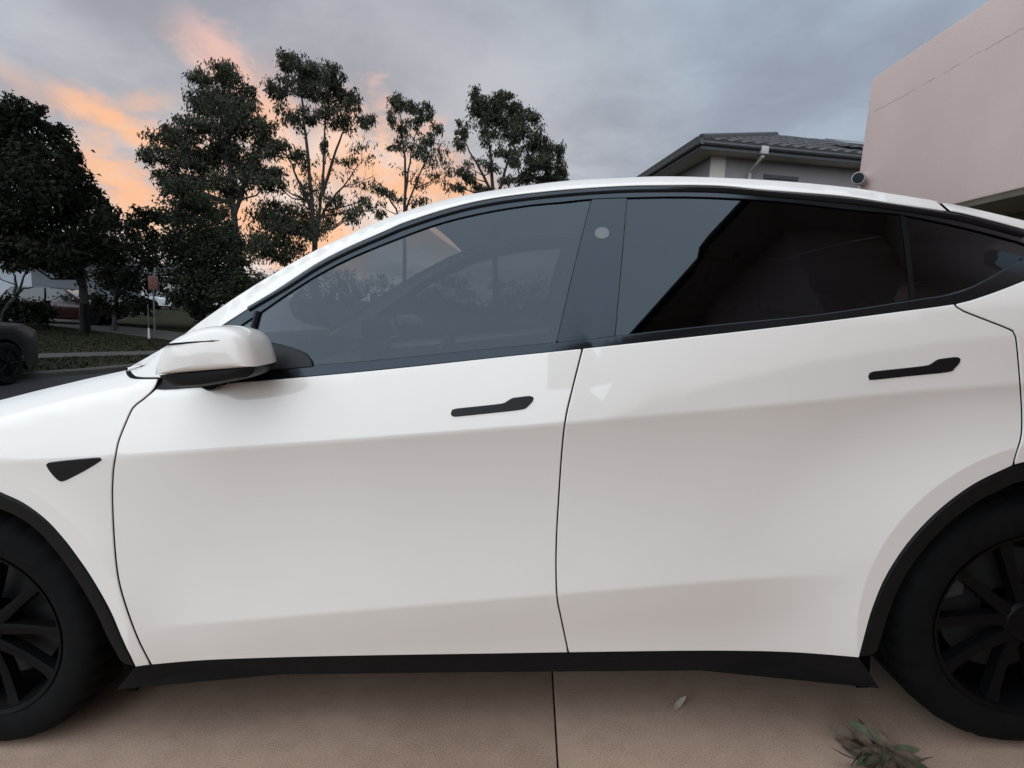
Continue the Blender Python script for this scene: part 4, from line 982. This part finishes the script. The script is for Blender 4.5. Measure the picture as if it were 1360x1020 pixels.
# generic parked vehicle: x forward, built around its own base
def vehicle(name, label, loc, rotz, col, L=4.75, Wd=1.88, H=1.72, hoodz=1.10, belt=1.14, wr=.37, wb=2.8, group=None, gloss=.25):
    t = thing(name, label, 'car', loc, rotz, group or 'cars parked across the road'); pm = prin(name+'_paint', col, gloss, coat=.25)
    hl = L/2; h = Wd/2; xf, xr_ = wb/2, -wb/2
    secs = [(-hl,.45,.80,.80),(-hl+.06,.30,.98,.90),(-hl+.35,.26,belt,.97),(-.9,.26,belt,1),(.2,.26,belt,1),(.75,.26,belt-.02,1),(1.1,.26,hoodz+.01,.99),(hl-.45,.26,hoodz-.06,.96),(hl-.15,.28,hoodz-.16,.90),(hl-.03,.34,hoodz-.30,.82),(hl,.45,hoodz-.42,.74)]
    xsn = sorted(set([s_[0] for s_ in secs]+list(np.linspace(-hl+.4, hl-.5, 34)))); rows = []
    for x in xsn:
        zb_ = float(np.interp(x, [s_[0] for s_ in secs], [s_[1] for s_ in secs])); zt_ = float(np.interp(x, [s_[0] for s_ in secs], [s_[2] for s_ in secs])); k = float(np.interp(x, [s_[0] for s_ in secs], [s_[3] for s_ in secs]))
        zlow_ = zb_
        for cx in (xf, xr_):
            if abs(x-cx) < wr+.06: zlow_ = max(zlow_, wr+math.sqrt((wr+.06)**2-(x-cx)**2))
        zz = [zlow_, zlow_+(zt_-zlow_)*.3, zlow_+(zt_-zlow_)*.62, zlow_+(zt_-zlow_)*.85, zt_-.02, zt_]; ww = [.965, .985, 1.0, .985, .94, .86]
        rows.append([(x, -h*k*w_, z) for z, w_ in zip(zz, ww)]+[(x, 0, zt_+.03)]+[(x, h*k*w_, z) for z, w_ in reversed(list(zip(zz, ww)))])
    bb = B().grid(rows); m = len(rows[0]); bb.f.append(list(range(m))); bb.f.append([len(bb.v)-m+i for i in range(m)][::-1]); recalc(bb.build('body', pm, t))
    gh = [(.98, belt-.03), (.30, H-.09), (-.4, H-.01), (-1.5, H-.06), (-hl+.42, H-.20), (-hl+.22, belt-.03)]
    rows = []
    for yk in (-1, 1):
        rows.append([(x, yk*h*(.95 if z < belt+.05 else .76), z) for x, z in gh])
    gb = B(); n = len(gh); gb.v = [p_ for r_ in rows for p_ in r_]
    for i in range(n): gb.f.append([i, (i+1) % n, n+(i+1) % n, n+i])
    gb.f.append(list(range(n))[::-1]); gb.f.append([n+i for i in range(n)]); recalc(gb.build('windows', 'pane', t, angle=20))
    rb = B().grid([[(x, yk*h*.77, z+.012-.03*abs(yk)) for x, z in gh[1:5]] for yk in np.linspace(-1, 1, 7)]); recalc(rb.build('roof', pm, t))
    for yk in (-1, 1):
        for i, j in ((0, 1), (4, 5)):
            a_, b_ = gh[i], gh[j]; wa, wb2 = [(.955 if z < belt+.05 else .765) for z in (a_[1], b_[1])]
            B().tube([(a_[0], yk*h*wa, a_[1]), (b_[0], yk*h*wb2, b_[1])], .035, 6).build('pillar', pm, t)
        B().tube([(-.35, yk*h*.955, belt-.02), (-.38, yk*h*.77, H-.04)], .03, 6).build('pillar', 'black_plastic', t)
        recalc(B().box((hl-.42, yk*h*.72-.12, hoodz-.34), (hl-.13, yk*h*.72+.12, hoodz-.20)).build('headlight', 'head_lens', t, bevel=.03))
        B().box((-hl+.0, yk*h*.72-.12, .86), (-hl+.12, yk*h*.72+.12, 1.02)).build('tail_light', 'red_lens', t, bevel=.02)
        B().box((.62, yk*h*1.0-.02+yk*.10, belt), (.76, yk*h+.02+yk*.10, belt+.15)).build('side_mirror', pm, t, bevel=.03)
        for cx in (xf, xr_):
            ws = B().lathe([(.001, yk*(h-.03)), (wr*.62, yk*(h-.035)), (wr*.66, yk*(h-.02)), (wr*.66, yk*(h-.18))], 32, 'Y', (cx, 0, wr)); w2 = recalc(ws.build('wheel', 'rim', t))
            recalc(B().lathe([(wr*.66, yk*(h-.015)), (wr*.9, yk*(h-.008)), (wr*.98, yk*(h-.03)), (wr, yk*(h-.06)), (wr, yk*(h-.21)), (wr*.66, yk*(h-.23))], 40, 'Y', (cx, 0, wr)).build('tyre', 'rubber', w2))
            for q in range(5):
                a_ = q*2*math.pi/5; B().tube([(cx+.04*math.cos(a_), yk*(h-.028), wr+.04*math.sin(a_)), (cx+wr*.63*math.cos(a_), yk*(h-.026), wr+wr*.63*math.sin(a_))], .022, 6).build('spoke', 'rim', w2)
            ln_ = B().add([(cx+(wr+.07)*math.cos(t_), yk*(h-.25), wr+(wr+.07)*math.sin(t_)) for t_ in np.linspace(0, 2*math.pi, 28, endpoint=False)], [list(range(28))]); ln_.build('wheel_well', 'liner', t, smooth=False)
    B().box((-hl+.3,-h*.8,.2),(hl-.3,h*.8,.34)).build('underbody', 'liner', t, smooth=False)
    B().box((hl-.10,-h*.55,.40),(hl+.015,h*.55,.62)).build('grille', 'black_plastic', t, bevel=.03)
    return t
pw = on_z(14, 511, ZR_+.012); ang = R(97)
hd = np.array([math.cos(ang), math.sin(ang)]); sdv = np.array([hd[1], -hd[0]])        # right-hand side faces the camera
cen = pw[:2]-hd*1.40-sdv*.94
vehicle('parked_suv', 'black four-wheel drive parked along the far kerb by the lawn', (cen[0], cen[1], ZR_+.012), ang, (.003,.003,.0035), gloss=.5)
rc = at_depth(88, 430, 23.5); vehicle('parked_hatchback', 'dark red car half hidden behind the street tree trunk', (rc[0], rc[1], ZL_+.02), R(20), (.030,.008,.007), L=4.1, H=1.48, hoodz=.95, belt=.95, wr=.31, wb=2.5)
wc = at_depth(232, 424, 44.0); vehicle('parked_sedan', 'distant white car beyond the red street sign', (wc[0], wc[1], ZL_+.02), R(25), (.55,.55,.55), L=4.4, H=1.5, hoodz=.95, belt=.95, wr=.32, wb=2.6)
# far houses
def far_house(name, label, px0, px1, D, h, wallm, depth=8, pitch=20, eave=.5, windows=()):
    a_ = at_depth(px0, 420, D); b_ = at_depth(px1, 420, D); a_[2] = b_[2] = ZL_; Lh = float(np.linalg.norm((b_-a_)[:2])); an_ = math.atan2(b_[1]-a_[1], b_[0]-a_[0])
    t = thing(name, label, 'house', tuple(a_), an_, 'far houses beyond the lawn')
    B().box((0,0,-.2),(Lh,depth,h)).build('wall', wallm, t, smooth=False)
    rz = h+math.tan(R(pitch))*(depth/2+eave); e = eave
    B().add([(-e,-e,h),(Lh+e,-e,h),(Lh+e,depth+e,h),(-e,depth+e,h),(-e+depth*.3,depth/2,rz),(Lh+e-depth*.3,depth/2,rz)], [[0,1,5,4],[1,2,5],[2,3,4,5],[3,0,4],[3,2,1,0]]).build('roof', 'tile', t, smooth=False)
    B().tube([(-e,-e-.05,h-.02),(Lh+e,-e-.05,h-.02)], .07, 8).build('gutter', 'off_white', t)
    for u0, u1, z0, z1 in windows:
        f_ = B().box((u0,-.05,z0),(u1,-.002,z1)).build('window', 'off_white', t, smooth=False); B().box((u0+.07,-.06,z0+.07),(u1-.07,-.051,z1-.07)).build('pane', 'pane', f_, smooth=False)
    return t
far_house('far_house', 'pale grey house behind the bare low branches', -190, 45, 27, 2.9, 'grey_wall', windows=((1.2,2.8,.9,2.0),(4.6,6.2,.9,2.0)))
far_house('far_house', 'distant off-white house glimpsed between the tree trunks', 112, 300, 62, 2.8, 'off_white', windows=((2,3.6,.9,2.0),(7,9,.9,2.0),(11,12.5,.9,2.0)))
# clipped hedge in front of the pale house
def hedge(name, label, px0, px1, D, h, dep, seed, leaf='dark_leaf'):
    rs = np.random.default_rng(seed); a_ = at_depth(px0, 430, D); b_ = at_depth(px1, 430, D); a_[2] = b_[2] = ZL_; t = thing(name, label, 'hedge', tuple(a_)); Lh = np.linalg.norm(b_-a_); n = int(Lh*4); c = [a_+(b_-a_)*(i+.5)/n+np.array([rs.normal(0, .15), rs.normal(0, .15)+dep/2, h*rs.uniform(.25, .72)]) for i in range(n) for _ in range(3)]
    V = leaves(c, [np.array([.38,.42,h*.34])]*len(c), [190]*len(c), (.10,.06), 0, rs)-a_; soup('foliage', V, 4, leaf, t)
    for i in range(max(2, n//2)): q = (b_-a_)*(i+.5)/max(2, n//2); B().tube([(q[0], q[1]+dep/2, -.05), (q[0]+.05, q[1]+dep/2, h*.7)], [.03, .012], 6).build('stem', 'dark_bark', t)
    return t
hedge('garden_hedge', 'dark clipped hedge behind the black parked car', -40, 52, 19.5, 1.25, .9, 31)

# ================================================================== leaves on the driveway
M['dry_leaf'] = prin('dry_leaf', (.10, .070, .048), .8, nscale=40, namt=.35)
M['green_leaf'] = prin('green_leaf', (.055, .065, .028), .7, nscale=40, namt=.3)
M['pale_leaf'] = prin('pale_leaf', (.28, .235, .19), .75, nscale=60, namt=.15)
def blade(L, Wd, curl, mat, parent, loc, rot, rs, name='leaf'):
    rows = []
    for u in np.linspace(0, 1, 9):
        w_ = Wd*math.sin(math.pi*min(1, .06+u*.94))**.8*.5+.0006; z = curl*L*(u*u*.9-u*.15)
        rows.append([(u*L*(1-.12*curl*u), -w_, z+.25*w_), (u*L*(1-.12*curl*u), 0, z), (u*L*(1-.12*curl*u), w_, z+.25*w_)])
    o = B().grid(rows).build(name, mat, parent); o.location = loc; o.rotation_euler = rot; return o
rs = np.random.default_rng(5); lc = onC(1172, 1016)
clump = thing('leaf_clump', 'small heap of dry brown and green leaves near the rear wheel', 'leaves', tuple(c2w(lc))); clump.rotation_euler = (0, -SLOPE, 0)
for i in range(44):
    a_ = rs.uniform(0, 6.28); r_ = rs.uniform(0, .055); mt = 'dry_leaf' if rs.random() < .72 else 'green_leaf'
    blade(rs.uniform(.05,.11), rs.uniform(.012,.032), rs.uniform(-.3,.5), mt, clump, (r_*math.cos(a_), r_*math.sin(a_), .008+rs.uniform(0,.05)), (rs.normal(0,.9), rs.normal(.05,.35), a_+rs.normal(0,1.2)), rs)
l1 = onC(903, 944); lf = thing('fallen_leaf', 'single pale curled leaf lying on the bare concrete', 'leaf', tuple(c2w(l1))); lf.rotation_euler = (0, -SLOPE, 0)
blade(.062, .016, .35, 'pale_leaf', lf, (-.02,0,.004), (.5,-.1,.75), rs)
